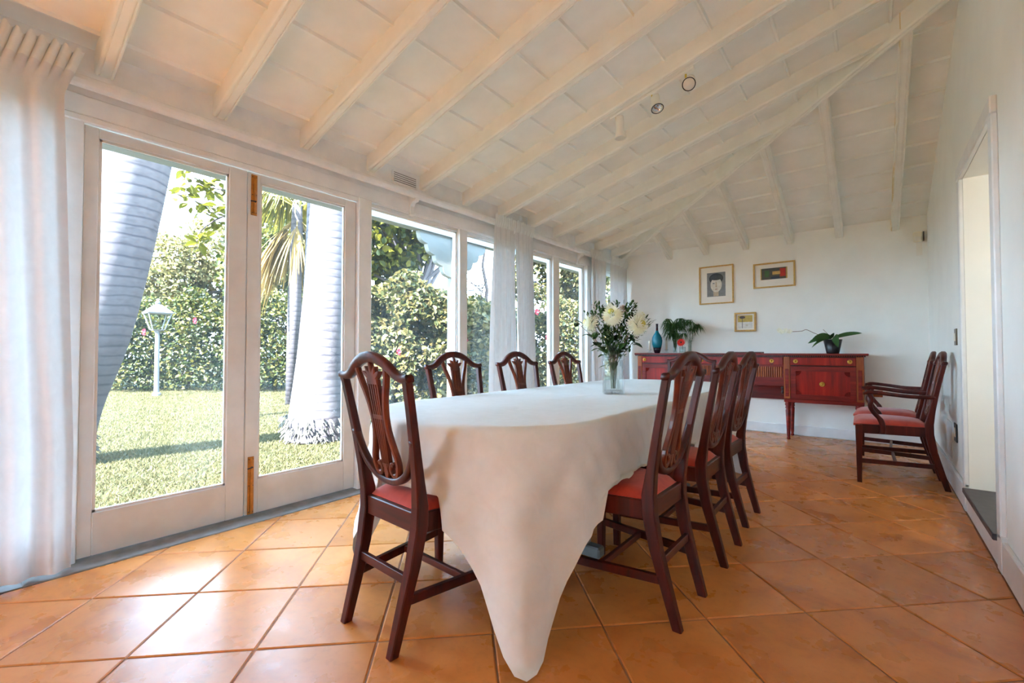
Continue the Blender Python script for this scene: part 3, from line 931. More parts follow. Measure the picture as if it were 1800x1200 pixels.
    if arms:
        for s in (-1, 1):
            arm = smoothpts([(s * 0.188 * W, -0.035, 0.668), (s * 0.215 * W, 0.09, 0.668), (s * 0.255 * W, 0.22, 0.682), (s * 0.262 * W, 0.325, 0.692), (s * 0.258 * W, 0.375, 0.682)], 5)
            n = len(arm)
            rings = []
            for i, p in enumerate(arm):
                w = 0.014 + 0.010 * (i / n) ** 2
                h = 0.015 if i < n - 3 else 0.012
                rings.append([(p[0] + w * math.cos(a), p[1], p[2] + h * math.sin(a)) for a in [2 * PI * k / 10 for k in range(10)]])
            MB().loft(rings).build('arm', 'mahog', t, smooth=True)
            MB().tube(smoothpts([(s * 0.258 * W, 0.345, 0.685), (s * 0.258 * W, 0.325, 0.64), (s * 0.252 * W, 0.335, 0.59), (s * 0.243 * W, 0.315, 0.54), (s * 0.236 * W, 0.275, 0.485), (s * 0.230 * W, 0.262, 0.43), (s * 0.226 * W, 0.265, 0.385)], 4), [0.015] * 8 + [0.016] * 8 + [0.019] * 8 + [0.021], 10).build('arm_support', 'mahog', t, smooth=True)
    return t
GC = 'carved lyre-back dining chairs'
chair = make_chair('dining_chair', 'carved lyre-back chair at the near end of the table, nearest the viewer')
tag(chair, group=GC)
chair.location = (-1.385, 1.02, 0)
chair.rotation_euler.z = rad(-3)
for loc, rz, lb in (((-0.655, 1.795, 0), 90, 'red-seated chair on the right of the table, nearest of its row of three'),
                    ((-0.650, 2.412, 0), 91, 'red-seated chair on the right of the table, middle of its row of three'),
                    ((-0.672, 3.000, 0), 89, 'red-seated chair on the right of the table, farthest of its row of three'),
                    ((-1.915, 1.92, 0), -92, 'chair back on the window side of the table, in front of the veranda post'),
                    ((-1.925, 2.56, 0), -92, 'chair back on the window side of the table, in front of the middle curtains'),
                    ((-1.925, 3.20, 0), -92, 'chair back on the window side of the table, closest to the flower vase'),
                    ((-1.335, 4.26, 0), 180, 'chair at the far end of the table, in front of the sideboard')):
    c = copy_tree(chair)
    c.location = loc
    c.rotation_euler.z = rad(rz)
    c['label'] = lb
arm = make_chair('armchair', 'mahogany armchair with red seat against the right wall, nearer of the two', True, 1.08)
tag(arm, group='armchairs against the right wall')
arm.location = (0.305, 4.63, 0)
arm.rotation_euler.z = rad(91)
arm2 = copy_tree(arm)
arm2.location = (0.300, 5.235, 0)
arm2.rotation_euler.z = rad(88)
arm2['label'] = 'mahogany armchair with red seat against the right wall, farther of the two'

# ------------------------------------------------------------------ table, cloth
TZ, TX, TA = 0.737, -1.375, 0.545
TY0, TY1, TB = 1.075, 4.15, 0.46               # near tip, far tip, length of the rounded ends
def outline(n=288):
    pts = []
    yc0, yc1 = TY0 + TB, TY1 - TB
    raw = []
    for k in range(400):                       # dense outline, then resample by length
        a = 2 * PI * k / 400
        raw.append((a,))
    dense = []
    for k in range(200):
        a = -PI / 2 + PI * k / 199 - PI / 2    # near end: from left to right through the tip
        a = PI + PI * k / 199
        dense.append((TX + TA * math.cos(a), yc0 + TB * math.sin(a)))
    for k in range(200):
        a = PI * k / 199
        dense.append((TX + TA * math.cos(a), yc1 + TB * math.sin(a)))
    L = [0]
    m = len(dense)
    for i in range(m):
        L.append(L[-1] + math.dist(dense[i], dense[(i + 1) % m]))
    for k in range(n):
        s = L[-1] * k / n
        i = int(np.searchsorted(L, s, side='right')) - 1
        i = min(i, m - 1)
        f = (s - L[i]) / max(1e-9, L[i + 1] - L[i])
        a, b = dense[i], dense[(i + 1) % m]
        pts.append((a[0] + (b[0] - a[0]) * f, a[1] + (b[1] - a[1]) * f))
    return pts, L[-1]
out, perim = outline()
n_o = len(out)
tbl = thing('dining_table', 'long oval dining table under the white cloth, on grey trestles', 'table', (TX, 2.6, 0))
ins = [(TX + (x - TX) * 0.985 - TX, y + (2.6 - y) * 0.006 - 2.6) for x, y in out[::4]]
MB().loft([[(x, y, TZ - 0.030) for x, y in ins], [(x, y, TZ - 0.004) for x, y in ins]]).build('table_top', 'mahog_x', tbl)
MB().box(-0.40, 0.40, -1.05, 1.05, TZ - 0.10, TZ - 0.03).build('apron', 'greypaint', tbl, bevel=0.004)
for yy in (-0.62, 0.70):
    for xx in (-0.24, 0.24):
        MB().box(xx - 0.028, xx + 0.028, yy - 0.028, yy + 0.028, 0.04, TZ - 0.10).build('post', 'greypaint', tbl, bevel=0.005)
    MB().box(-0.34, 0.34, yy - 0.03, yy + 0.03, 0.0, 0.055).build('foot', 'greypaint', tbl, bevel=0.008)
    MB().box(-0.24, 0.24, yy - 0.015, yy + 0.015, 0.22, 0.27).build('cross_rail', 'greypaint', tbl, bevel=0.003)
MB().box(-0.02, 0.02, -0.62, 0.70, 0.19, 0.22).build('stretcher', 'greypaint', tbl, bevel=0.003)

hx, hy, cyy = TA + 0.355, (TY1 - TY0) / 2 + 0.30, (TY0 + TY1) / 2
seats = [(-1.09, -0.66, 1.795), (-1.09, -0.655, 2.412), (-1.11, -0.675, 3.0)]
def cloth():
    NR = 26
    rings = []
    inner = [0.15, 0.35, 0.55, 0.75, 0.9, 0.97]
    for f in inner:
        rings.append([(TX + (x - TX) * f, cyy + (y - cyy) * f if abs(y - cyy) < 1e9 else y, TZ + 0.001 * math.sin(9 * x * f + 5 * y) + 0.0008 * math.sin(31 * y * f + 13 * x)) for x, y in out])
    hang = []
    for k, (x, y) in enumerate(out):
        a, b = out[k - 1], out[(k + 1) % n_o]
        d = Vector((b[0] - a[0], b[1] - a[1])).normalized()
        nx, ny = d.y, -d.x
        Lx = (hx - (x - TX) * (1 if nx > 0 else -1)) / max(1e-4, abs(nx)) if abs(nx) > 1e-3 else 99
        Ly = (hy - (y - cyy) * (1 if ny > 0 else -1)) / max(1e-4, abs(ny)) if abs(ny) > 1e-3 else 99
        hang.append((min(Lx, Ly), nx, ny))
    # soften the hang a little round the perimeter
    H0 = [h[0] for h in hang]
    for _ in range(14):
        H0 = [(H0[i - 1] + 2 * H0[i] + H0[(i + 1) % n_o]) / 4 for i in range(n_o)]
    mx = max(H0)
    for r in range(NR + 1):
        ring = []
        for k, (x, y) in enumerate(out):
            L, nx, ny = H0[k], hang[k][1], hang[k][2]
            q = min(1.0, max(0.0, (L - 0.34) / (mx - 0.34)))
            L = L * (1 + (0.765 / mx - 1) * q)
            s = L * r / NR
            arc = perim * k / n_o
            corner = min(1.0, max(0.0, (L - 0.36) / 0.35))
            fold = (math.sin(2 * PI * arc / 0.23 + 0.8 * math.sin(arc * 3.1)) * 0.6 + math.sin(2 * PI * arc / 0.41 + 1.3) * 0.6)
            fold *= 0.55 + 0.45 * corner
            dd = 0.012 * min(1, s / 0.02) + s * (0.05 + 0.06 * corner) + min(1, s / 0.22) * s * 0.085 * fold + 0.004 * min(1, s / 0.1) * (math.sin(arc * 31 + s * 26) + math.sin(arc * 57 - s * 41 + 2))
            z = TZ - max(0, s - 0.008) - 0.004 * min(1, s / 0.01)
            px, py = x + nx * dd, y + ny * dd
            # resting on seats
            for sx0, sx1, sy in seats:
                if sx0 < px < sx1 + 0.1 and abs(py - sy) < 0.235 and nx > 0.5:
                    top = 0.492 - 0.03 * max(0, abs(py - sy) - 0.17) / 0.065
                    if z < top:
                        ex_ = top - z
                        px += min(ex_ * 0.35, 0.10) * (0.6 + 0.4 * math.sin(arc * 22))
                        z = top + 0.012 * abs(math.sin(arc * 30 + s * 20)) * min(1, ex_ * 12)
            if abs(px + 1.385) < 0.20 and py < 1.4 and ny < -0.5:
                py = max(py, 1.062 + 0.01 * math.sin(arc * 25))
                if z < 0.492:
                    ex_ = 0.492 - z
                    py += ex_ * 0.25
                    z = 0.494 + 0.016 * abs(math.sin(arc * 28 + s * 15)) * min(1, ex_ * 10)
            if z < 0.006:
                ex_ = 0.006 - z
                px += nx * ex_ * 0.8
                py += ny * ex_ * 0.8
                z = 0.006 + 0.004 * abs(math.sin(arc * 40))
            ring.append((px, py, z))
        rings.append(ring)
    mb = MB()
    mb.loft(rings, caps=False)
    mb._add([(TX, cyy, TZ + 0.001)] + rings[0], [(0, 1 + (k + 1) % n_o, 1 + k) for k in range(n_o)])
    return mb
cl = cloth().build('tablecloth', 'linen', None, smooth=True)
bmn = bmesh.new()
bmn.from_mesh(cl.data)
bmesh.ops.remove_doubles(bmn, verts=bmn.verts, dist=1e-5)
bmesh.ops.recalc_face_normals(bmn, faces=bmn.faces)
bmn.to_mesh(cl.data)
bmn.free()
tag(cl, 'white linen cloth draped over the dining table with one corner hanging to the floor', 'tablecloth')
# ------------------------------------------------------------------ sideboard
SBY, SBZ = 5.945, 0.975
sb = thing('sideboard', 'long mahogany sideboard with brass knobs against the end wall', 'sideboard', (0, SBY, 0))
L0, L1, R0, R1 = -2.545, -1.825, -0.80, -0.080
SD = YB - 0.03 - SBY                            # depth
MB().box(-2.585, -0.040, -0.022, SD, SBZ - 0.022, SBZ).build('top', 'sb', sb, bevel=0.004)
dt = MB()
for k in range(126):
    x = -2.575 + k * 0.0200
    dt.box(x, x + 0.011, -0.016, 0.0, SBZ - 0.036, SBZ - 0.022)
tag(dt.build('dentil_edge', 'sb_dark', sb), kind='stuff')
def knob(par, x, y, z, r=0.023):
    m = MB()
    m.lathe([(r, 0.0), (r, 0.004), (r * 0.86, 0.009), (r * 0.62, 0.007), (r * 0.5, 0.004), (r * 0.42, 0.012), (r * 0.25, 0.020), (0.001, 0.022)], 18)
    m.xf(Matrix.Translation((x, y, z)) @ Matrix.Rotation(PI / 2, 4, 'X'))
    m.build('knob', 'brass', par, smooth=True)
for x0, x1 in ((L0, L1), (R0, R1)):
    c = MB()
    c.box(x0, x1, 0.012, SD, 0.43, SBZ - 0.022)
    c.build('cabinet', 'sb', sb)
    MB().box(x0, x1, -0.003, 0.012, 0.425, 0.465).build('base_rail', 'sb', sb, bevel=0.003)
    for a, b in ((x0, x0 + 0.062), (x1 - 0.062, x1)):
        p = MB().box(a, b, -0.008, 0.012, 0.465, SBZ - 0.036).build('pilaster', 'sb_inlay', sb, bevel=0.004)
        MB().box(a + 0.014, b - 0.014, -0.012, -0.007, 0.49, 0.80).build('inlay', 'sb', p, bevel=0.002)
        MB().box(a + 0.014, b - 0.014, -0.012, -0.007, 0.86, 0.92).build('inlay', 'sb_inlay', p, bevel=0.002)
    d = MB().box(x0 + 0.066, x1 - 0.066, -0.006, 0.014, 0.845, 0.930).build('drawer', 'sb_panel', sb, bevel=0.003)
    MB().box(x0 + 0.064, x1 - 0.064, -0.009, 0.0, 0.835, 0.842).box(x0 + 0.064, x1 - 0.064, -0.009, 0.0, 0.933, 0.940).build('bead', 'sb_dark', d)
    for q in (0.16, 0.84) if x0 > -1 else (0.14, 0.86):
        knob(d, x0 + (x1 - x0) * q, -0.006, 0.888)
    # cupboard door: frame, sunk panel, fan carvings in the corners
    a, b, e, f = x0 + 0.066, x1 - 0.066, 0.468, 0.828
    dr = MB().box(a, a + 0.05, -0.006, 0.012, e, f).box(b - 0.05, b, -0.006, 0.012, e, f).box(a + 0.05, b - 0.05, -0.006, 0.012, e, e + 0.05).box(a + 0.05, b - 0.05, -0.006, 0.012, f - 0.05, f)
    door = dr.build('door', 'sb', sb)
    MB().box(a + 0.05, b - 0.05, 0.002, 0.012, e + 0.05, f - 0.05).build('panel', 'sb_panel', door)
    for sx in (0, 1):
        for sz in (0, 1):
            cx, cz = (a + 0.05, b - 0.05)[sx], (e + 0.05, f - 0.05)[sz]
            dx, dz = (1, -1)[sx], (1, -1)[sz]
            fan = MB()
            for k in range(6):
                a0, a1 = k * PI / 12, (k + 1) * PI / 12
                am = (a0 + a1) / 2
                r = 0.048
                fan._add([(cx, 0.002, cz), (cx + dx * r * math.cos(a0), 0.002, cz + dz * r * math.sin(a0)), (cx + dx * r * 1.08 * math.cos(am), -0.006, cz + dz * r * 1.08 * math.sin(am)), (cx + dx * r * math.cos(a1), 0.002, cz + dz * r * math.sin(a1))], [(0, 1, 2), (0, 2, 3)])
            fan.build('corner_fan', 'sb', door)
    knob(door, (a + b) / 2 if x0 > -1 else b - 0.07, 0.0 if x0 > -1 else -0.006, 0.64, 0.026)
# middle section, set slightly back
MB().box(L1, R0, 0.035, SD, 0.60, SBZ - 0.022).build('middle_carcass', 'sb', sb)
md = MB().box(L1 + 0.01, R0 - 0.01, 0.012, 0.04, 0.845, 0.930).build('drawer', 'sb_panel', sb, bevel=0.003)
for q in (0.12, 0.88):
    knob(md, L1 + (R0 - L1) * q, 0.012, 0.888)
fl = MB()
nf = 44
for k in range(nf):
    x = L1 + 0.02 + (R0 - L1 - 0.04) * (k + 0.5) / nf
    fl.lathe([(0.0088, 0.69), (0.0088, 0.822)], 6, (x, 0.034, 0), caps=False)
tag(fl.build('fluting', 'sb_inlay', sb, smooth=True), kind='stuff')
ap = []
for k in range(25):
    u = -1 + 2 * k / 24
    ap.append((L1 + (R0 - L1) * (u + 1) / 2, 0.60 + 0.085 * (1 - abs(u) ** 3.2)))
apo = ap + [(R0, 0.70), (L1, 0.70)]
am = MB()
for k in range(24):
    (xa, za), (xb, zb) = ap[k], ap[k + 1]
    am._add([(xa, 0.010, za), (xb, 0.010, zb), (xb, 0.010, 0.70), (xa, 0.010, 0.70), (xa, 0.036, za), (xb, 0.036, zb), (xb, 0.036, 0.70), (xa, 0.036, 0.70)], [(0, 1, 2, 3), (0, 4, 5, 1), (4, 7, 6, 5), (3, 2, 6, 7)])
am.build('arched_apron', 'sb', sb)
for x in (L1 + 0.015, R0 - 0.015):
    MB().lathe([(0.004, -0.09), (0.014, -0.08), (0.018, -0.06), (0.010, -0.045), (0.017, -0.03), (0.020, -0.012), (0.012, 0.0)], 12, (x, 0.02, 0.60)).build('drop_finial', 'sb_dark', sb, smooth=True)
MB().box(L1, R0, SD - 0.03, SD, 0.42, 0.62).build('back_panel', 'sb', sb)
legp = [(0.014, 0.0), (0.019, 0.012), (0.014, 0.03), (0.017, 0.05), (0.018, 0.06), (0.022, 0.20), (0.027, 0.33), (0.021, 0.345), (0.031, 0.36), (0.024, 0.375), (0.033, 0.395), (0.028, 0.415), (0.036, 0.432)]
for x in (L0 + 0.04, L1 - 0.03, R0 + 0.035, R1 - 0.045):
    for y in (0.03, SD - 0.05):
        MB().lathe(legp, 14, (x, y, 0)).build('leg', 'sb', sb, smooth=True)

# ------------------------------------------------------------------ things on the sideboard
def bottle():
    t = thing('bottle_vase', 'turquoise long-necked bottle vase on the left of the sideboard', 'vase', (-2.33, 6.10, SBZ))
    up = [(0.055, 0.075), (0.066, 0.12), (0.070, 0.17), (0.064, 0.215), (0.045, 0.255), (0.024, 0.285), (0.017, 0.31)]
    MB().lathe([(0.030, 0.0), (0.036, 0.004), (0.048, 0.04), (0.055, 0.075)], 20).build('base', 'blue_dark', t, smooth=True)
    MB().lathe(up, 20).build('body', 'blue', t, smooth=True)
    MB().lathe([(0.017, 0.31), (0.015, 0.36), (0.016, 0.40), (0.019, 0.405), (0.013, 0.405)], 16).build('neck', 'blue_dark', t, smooth=True)
bottle()
for x, y, lb, h in ((-2.405, 6.02, 'ivory candle in a clear glass holder left of the turquoise bottle', 0.13), (-2.235, 6.20, 'ivory candle in a clear glass holder right behind the turquoise bottle', 0.17)):
    t = thing('candlestick', lb, 'candle', (x, y, SBZ), 0, 'candles on the sideboard')
    MB().lathe([(0.035, 0.0), (0.037, 0.006), (0.015, 0.014), (0.012, 0.03), (0.026, 0.04), (0.024, 0.055)], 16).build('holder', 'clear', t, smooth=True)
    MB().lathe([(0.015, 0.035), (0.015, 0.035 + h), (0.004, 0.04 + h)], 12).build('candle', 'candle', t, smooth=True)
    MB().tube([(0, 0, 0.04 + h), (0.002, 0, 0.052 + h)], 0.0012, 5).build('wick', 'dark', t)

def leaf_cards(mb, base, d, ln, w, droop=0.0, seg=3, up=Vector((0, 0, 1))):
    """one pointed leaf blade, folded along its midrib"""
    d = Vector(d).normalized()
    side = d.cross(up)
    side = side.normalized() if side.length > 1e-4 else Vector((1, 0, 0))
    nrm = side.cross(d)
    L, C, Rr = [], [], []
    prof = {2: (0, 1, 0), 3: (0.0, 0.9, 0.8, 0), 4: (0.1, 0.75, 1, 0.7, 0)}[seg]
    for i, q in enumerate(prof):
        f = i / seg
        p = Vector(base) + d * ln * f - up * droop * f * f
        L.append(tuple(p + side * w * q + nrm * w * q * 0.25))
        C.append(tuple(p))
        Rr.append(tuple(p - side * w * q + nrm * w * q * 0.25))
    mb.grid([L, C, Rr])

def slim_vase(loc, h, r, lb, grp):
    t = thing('cylinder_vase', lb, 'vase', loc, 0, grp)
    MB().lathe([(r * 0.9, 0.0), (r, 0.004), (r, h), (r * 0.93, h), (r * 0.93, 0.012), (0.002, 0.012)], 18).build('glass', 'clear', t, smooth=True)
    MB().lathe([(r * 0.92, 0.013), (r * 0.92, h * 0.6)], 16).build('water', 'water', t, smooth=True)
    return t
def palm_sprig(loc, lb, h, n, spread, lean, seed):
    r = random.Random(seed)
    t = thing('palm_sprig', lb, 'foliage', loc, 0, 'umbrella palm sprigs on the sideboard')
    for q in range(n):
        a = r.uniform(0, 2 * PI)
        tilt = r.uniform(0.05, spread)
        tip = Vector((lean * r.uniform(0.2, 1) + math.cos(a) * tilt, math.sin(a) * tilt * 0.5, h * r.uniform(0.35, 1.0)))
        MB().tube([(0, 0, -0.13), tuple(tip * 0.5 + Vector((0, 0, 0.02))), tuple(tip)], 0.0018, 5).build('stem', 'stem', t)
        m = MB()
        for k in range(15):
            b = 2 * PI * k / 15 + r.uniform(-0.1, 0.1)
            dirv = Vector((math.cos(b), math.sin(b), r.uniform(-0.1, 0.4)))
            leaf_cards(m, tip, dirv, r.uniform(0.09, 0.14), 0.0065, 0.13)
        m.build('fronds', 'fern', t)
VG = 'glass vases on the sideboard'
slim_vase((-2.09, 6.12, SBZ), 0.17, 0.024, 'tall clear glass cylinder vase left of the red flower', VG)
slim_vase((-1.895, 6.12, SBZ), 0.17, 0.024, 'tall clear glass cylinder vase right of the red flower', VG)
slim_vase((-1.965, 6.04, SBZ), 0.085, 0.040, 'short clear glass vase holding the red flower', VG)
palm_sprig((-2.09, 6.12, SBZ + 0.145), 'bushy umbrella palm foliage in the left cylinder vase', 0.33, 24, 0.14, 0.05, 3)
palm_sprig((-1.895, 6.12, SBZ + 0.145), 'drooping umbrella palm foliage in the right cylinder vase', 0.31, 6, 0.07, 0.06, 5)
t = thing('fern_frond', 'small pale fern frond leaning right out of the right cylinder vase', 'foliage', (-1.895, 6.12, SBZ + 0.145))
MB().tube([(0, 0, -0.13), (0.01, -0.01, 0.0), (0.05, -0.02, 0.06), (0.085, -0.03, 0.13)], 0.0015, 5).build('stem', 'stem', t)
m = MB()
for k in range(9):
    p = Vector((0.012 + 0.009 * k, -0.012 - 0.002 * k, 0.01 + 0.0135 * k))
    ln = 0.05 * (1 - k / 11)
    leaf_cards(m, p, (0.9, -0.1, 0.1), ln, 0.007, 0.004)
    leaf_cards(m, p, (-0.6, 0.1, 0.75), ln, 0.007, 0.004)
m.build('leaflets', 'fern', t)
t = thing('gerbera', 'red gerbera flower in the short glass vase', 'flower', (-1.965, 6.04, SBZ + 0.02))
MB().tube([(0, 0, 0), (0.005, -0.01, 0.07), (0, -0.045, 0.118)], 0.003, 6).build('stem', 'stem', t)
m = MB()
R_ = Matrix.Translation((0, -0.05, 0.12)) @ Matrix.Rotation(rad(75), 4, 'X')
for ring_, (ln, nn, zz) in enumerate(((0.052, 18, 0.0), (0.042, 16, 0.006), (0.028, 14, 0.010))):
    for k in range(nn):
        b = 2 * PI * (k + 0.5 * ring_) / nn
        leaf_cards(m, (0.010 * math.cos(b), 0.010 * math.sin(b), zz), (math.cos(b), math.sin(b), 0.12), ln, 0.0075, 0.0)
m.xf(R_)
m.build('petals', 'petal_red', t)
m = MB().lathe([(0.013, 0.004), (0.013, 0.012), (0.006, 0.017)], 12)
m.xf(R_)
m.build('flower_centre', 'sb_dark', t, smooth=True)
t = thing('tray', 'thin dark wooden tray lying on the middle of the sideboard', 'tray', (-1.24, 6.10, SBZ))
MB().box(-0.15, 0.20, -0.10, 0.10, 0, 0.008).build('base', 'sb', t, bevel=0.002)
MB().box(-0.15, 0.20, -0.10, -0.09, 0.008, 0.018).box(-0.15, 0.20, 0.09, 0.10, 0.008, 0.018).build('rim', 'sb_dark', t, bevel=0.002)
# orchid
oc = thing('potted_orchid', 'white orchid with broad leaves in a black pot on the right of the sideboard', 'plant', (-0.350, 6.09, SBZ))
MB().lathe([(0.048, 0.0), (0.052, 0.01), (0.076, 0.135), (0.071, 0.135), (0.062, 0.11), (0.002, 0.11)], 20).build('pot', 'black', oc, smooth=True)
for k, (dx, dy, up_, ln, w, dr) in enumerate(((-0.95, -0.3, 0.25, 0.20, 0.030, 0.10), (-0.8, -0.5, 0.45, 0.19, 0.036, 0.09), (-0.65, -0.2, 0.15, 0.17, 0.022, 0.13), (0.25, -0.8, 0.35, 0.18, 0.042, 0.16), (0.95, 0.1, 0.45, 0.24, 0.022, 0.06), (-0.15, -0.9, 0.8, 0.12, 0.036, 0.06))):
    m = MB()
    d = Vector((dx, dy, up_)).normalized()
    side = d.cross(Vector((0.1, -0.8, 0.45))).normalized()
    A, B_, C_ = [], [], []
    for i in range(9):
        f = i / 8
        p = Vector((0.01 * dx, 0.02 * dy, 0.115 + 0.035)) + d * ln * f + Vector((0, 0, -dr * f * f))
        wq = w * (math.sin(PI * min(1, f * 0.93 + 0.07)) ** 0.6)
        A.append(tuple(p + side * wq + Vector((0, -wq * 0.25, 0))))
        B_.append(tuple(p))
        C_.append(tuple(p - side * wq + Vector((0, -wq * 0.25, 0))))
    m.grid([A, B_, C_])
    m.build('leaf', 'orchid_leaf', oc, smooth=True)
MB().tube(smoothpts([(-0.01, 0, 0.12), (-0.08, -0.01, 0.165), (-0.155, -0.01, 0.205), (-0.21, -0.015, 0.235), (-0.25, -0.02, 0.222), (-0.33, -0.02, 0.218)], 4), 0.0026, 6).build('flower_stem', 'twig', oc)
MB().tube([(0.0, 0, 0.13), (-0.03, 0.01, 0.18), (-0.075, 0.01, 0.235)], 0.0018, 5).build('flower_stem', 'twig', oc)
for k, (x, z) in enumerate(((-0.35, 0.222), (-0.385, 0.232), (-0.42, 0.220), (-0.44, 0.236))):
    m = MB()
    for q in range(5):
        b = 2 * PI * q / 5 + k
        leaf_cards(m, (0, 0, 0), (math.cos(b), -0.35, math.sin(b)), 0.030, 0.012, 0, 3, Vector((0, -1, 0)))
    o = m.build('flower', 'petal', oc)
    o.location = (x, -0.02, z)

oc.scale = (1.15, 1.15, 1.15)

# ------------------------------------------------------------------ glass vase of chrysanthemums on the table
VX, VY = -1.262, 2.575
vz = TZ + 0.003
vt = thing('flower_vase', 'tall cut-glass cylinder vase of water on the dining table', 'vase', (VX, VY, vz))
r = 0.068
n = 40
prof_v = [(0.94, 0.0), (1.0, 0.006), (1.0, 0.10), (0.985, 0.20), (1.0, 0.30)]
def rr(k, s): return r * s * (1 + 0.018 * math.sin(k * 2 * PI / n * 10))
rings = [[(rr(k, s) * math.cos(2 * PI * k / n), rr(k, s) * math.sin(2 * PI * k / n), z) for k in range(n)] for s, z in prof_v]
rings += [[(0.9 * p[0], 0.9 * p[1], p[2]) for p in rg] for rg in reversed(rings[1:])]
rings += [[(0.9 * p[0], 0.9 * p[1], 0.018) for p in rings[0]]]
MB().loft(rings).build('glass', 'vase', vt, smooth=True)
MB().lathe([(r * 0.88, 0.02), (r * 0.88, 0.205)], 24).build('water', 'water', vt, smooth=True)
def chrys(loc, face, rad_, lb, mat='petal', base=(VX, VY, vz + 0.03), seed=1, npet=170):
    rn = random.Random(seed)
    t = thing('chrysanthemum', lb, 'flower', base, 0, 'chrysanthemums in the glass vase')
    tip = Vector(loc) - Vector(base)
    MB().tube(smoothpts([(0.01 * face[0], 0.01 * face[1], 0), tuple(Vector((tip.x * 0.25, tip.y * 0.25, tip.z * 0.62))), tuple(tip - Vector(face).normalized() * rad_ * 0.4)], 4), 0.0032, 6).build('stem', 'stem', t)
    q = Vector(face).normalized().to_track_quat('Z', 'Y').to_matrix().to_4x4()
    m = MB()
    for k in range(npet):
        f = (k + 0.5) / npet
        th = math.acos(1 - 1.55 * f)
        ph = k * 2.39996
        d = Vector((math.sin(th) * math.cos(ph), math.sin(th) * math.sin(ph), math.cos(th)))
        ln = rad_ * (0.72 + 0.30 * math.sin(min(th, PI / 2))) * rn.uniform(0.9, 1.08)
        leaf_cards(m, d * rad_ * 0.25, d, ln * 0.78, rad_ * 0.085, -0.004 * (1 if th < 1 else -1.5), 3, Vector((0, 0, 1)) if abs(d.z) < 0.95 else Vector((1, 0, 0)))
    m.xf(Matrix.Translation(tip) @ q)
    m.build('petals', mat, t)
    m = MB().lathe([(rad_ * 0.30, rad_ * 0.60), (rad_ * 0.20, rad_ * 0.78), (0.001, rad_ * 0.84)], 12)
    m.xf(Matrix.Translation(tip) @ q)
    m.build('flower_centre', 'petal_y' if mat == 'petal' else 'petal_pink', t, smooth=True)
# the bouquet's sideways and front-to-back directions
ri, fo = Vector((0.92, 0.39, 0)), Vector((-0.44, 0.90, 0))
def bq(a, b, z): return tuple(Vector((VX, VY, vz)) + ri * a + fo * b + Vector((0, 0, z)))
chrys(bq(-0.003, -0.085, 0.475), (0.10, -0.75, 0.60), 0.066, 'big white chrysanthemum facing forward in the middle of the bouquet', seed=1)
chrys(bq(-0.128, -0.075, 0.430), (-0.95, -0.55, 0.35), 0.066, 'white chrysanthemum turned left on the window side of the bouquet', seed=2)
chrys(bq(0.138, -0.075, 0.415), (0.95, -0.1, 0.25), 0.068, 'white chrysanthemum drooping right on the bouquet', seed=3)
chrys(bq(0.158, 0.06, 0.475), (0.7, 0.5, 0.6), 0.048, 'cream chrysanthemum half hidden at the back right of the bouquet', seed=4, npet=110)
chrys(bq(-0.02, 0.07, 0.525), (-0.1, 0.3, 0.9), 0.050, 'cream chrysanthemum at the back of the bouquet', seed=5, npet=110)
chrys(bq(0.058, 0.03, 0.515), (0.2, -0.3, 0.9), 0.040, 'dusky pink bloom above the middle white flower', 'petal_pink', seed=6, npet=90)
def sprig(a, b, z, kind, lb, seed, lean=(0, 0)):
    rn = random.Random(seed)
    base = Vector((VX, VY, vz + 0.04))
    t = thing('leafy_sprig', lb, 'foliage', tuple(base), 0, 'green sprigs in the glass vase')
    tip = Vector(bq(a, b, z)) - base
    path = smoothpts([(0, 0, 0), (tip.x * 0.18, tip.y * 0.18, tip.z * 0.5), tuple(tip)], 8)
    MB().tube(path, 0.002, 5).build('stem', 'twig' if seed % 3 == 0 else 'stem', t)
    m = MB()
    if kind == 'broad':
        for k, f in enumerate((0.55, 0.62, 0.68, 0.74, 0.80, 0.86, 0.92, 0.97, 1.0)):
            p = Vector(path[int(f * (len(path) - 1))])
            d = Vector((rn.uniform(-1, 1), rn.uniform(-1, 1), rn.uniform(-0.3, 0.5)))
            leaf_cards(m, p, d, rn.uniform(0.055, 0.08), 0.021, 0.02, 4)
    else:
        for k in range(85):
            f = rn.uniform(0.55, 1.0)
            p = Vector(path[int(f * (len(path) - 1))]) + Vector((rn.gauss(0, 0.016), rn.gauss(0, 0.016), rn.gauss(0, 0.012)))
            d = tip.normalized() * 0.5 + Vector((rn.uniform(-1, 1), rn.uniform(-1, 1), rn.uniform(-0.4, 0.9)))
            leaf_cards(m, p, d, rn.uniform(0.026, 0.046), 0.0072, 0.004, 3)
    m.build('leaves', 'dkgreen' if kind == 'broad' else 'fern', t)
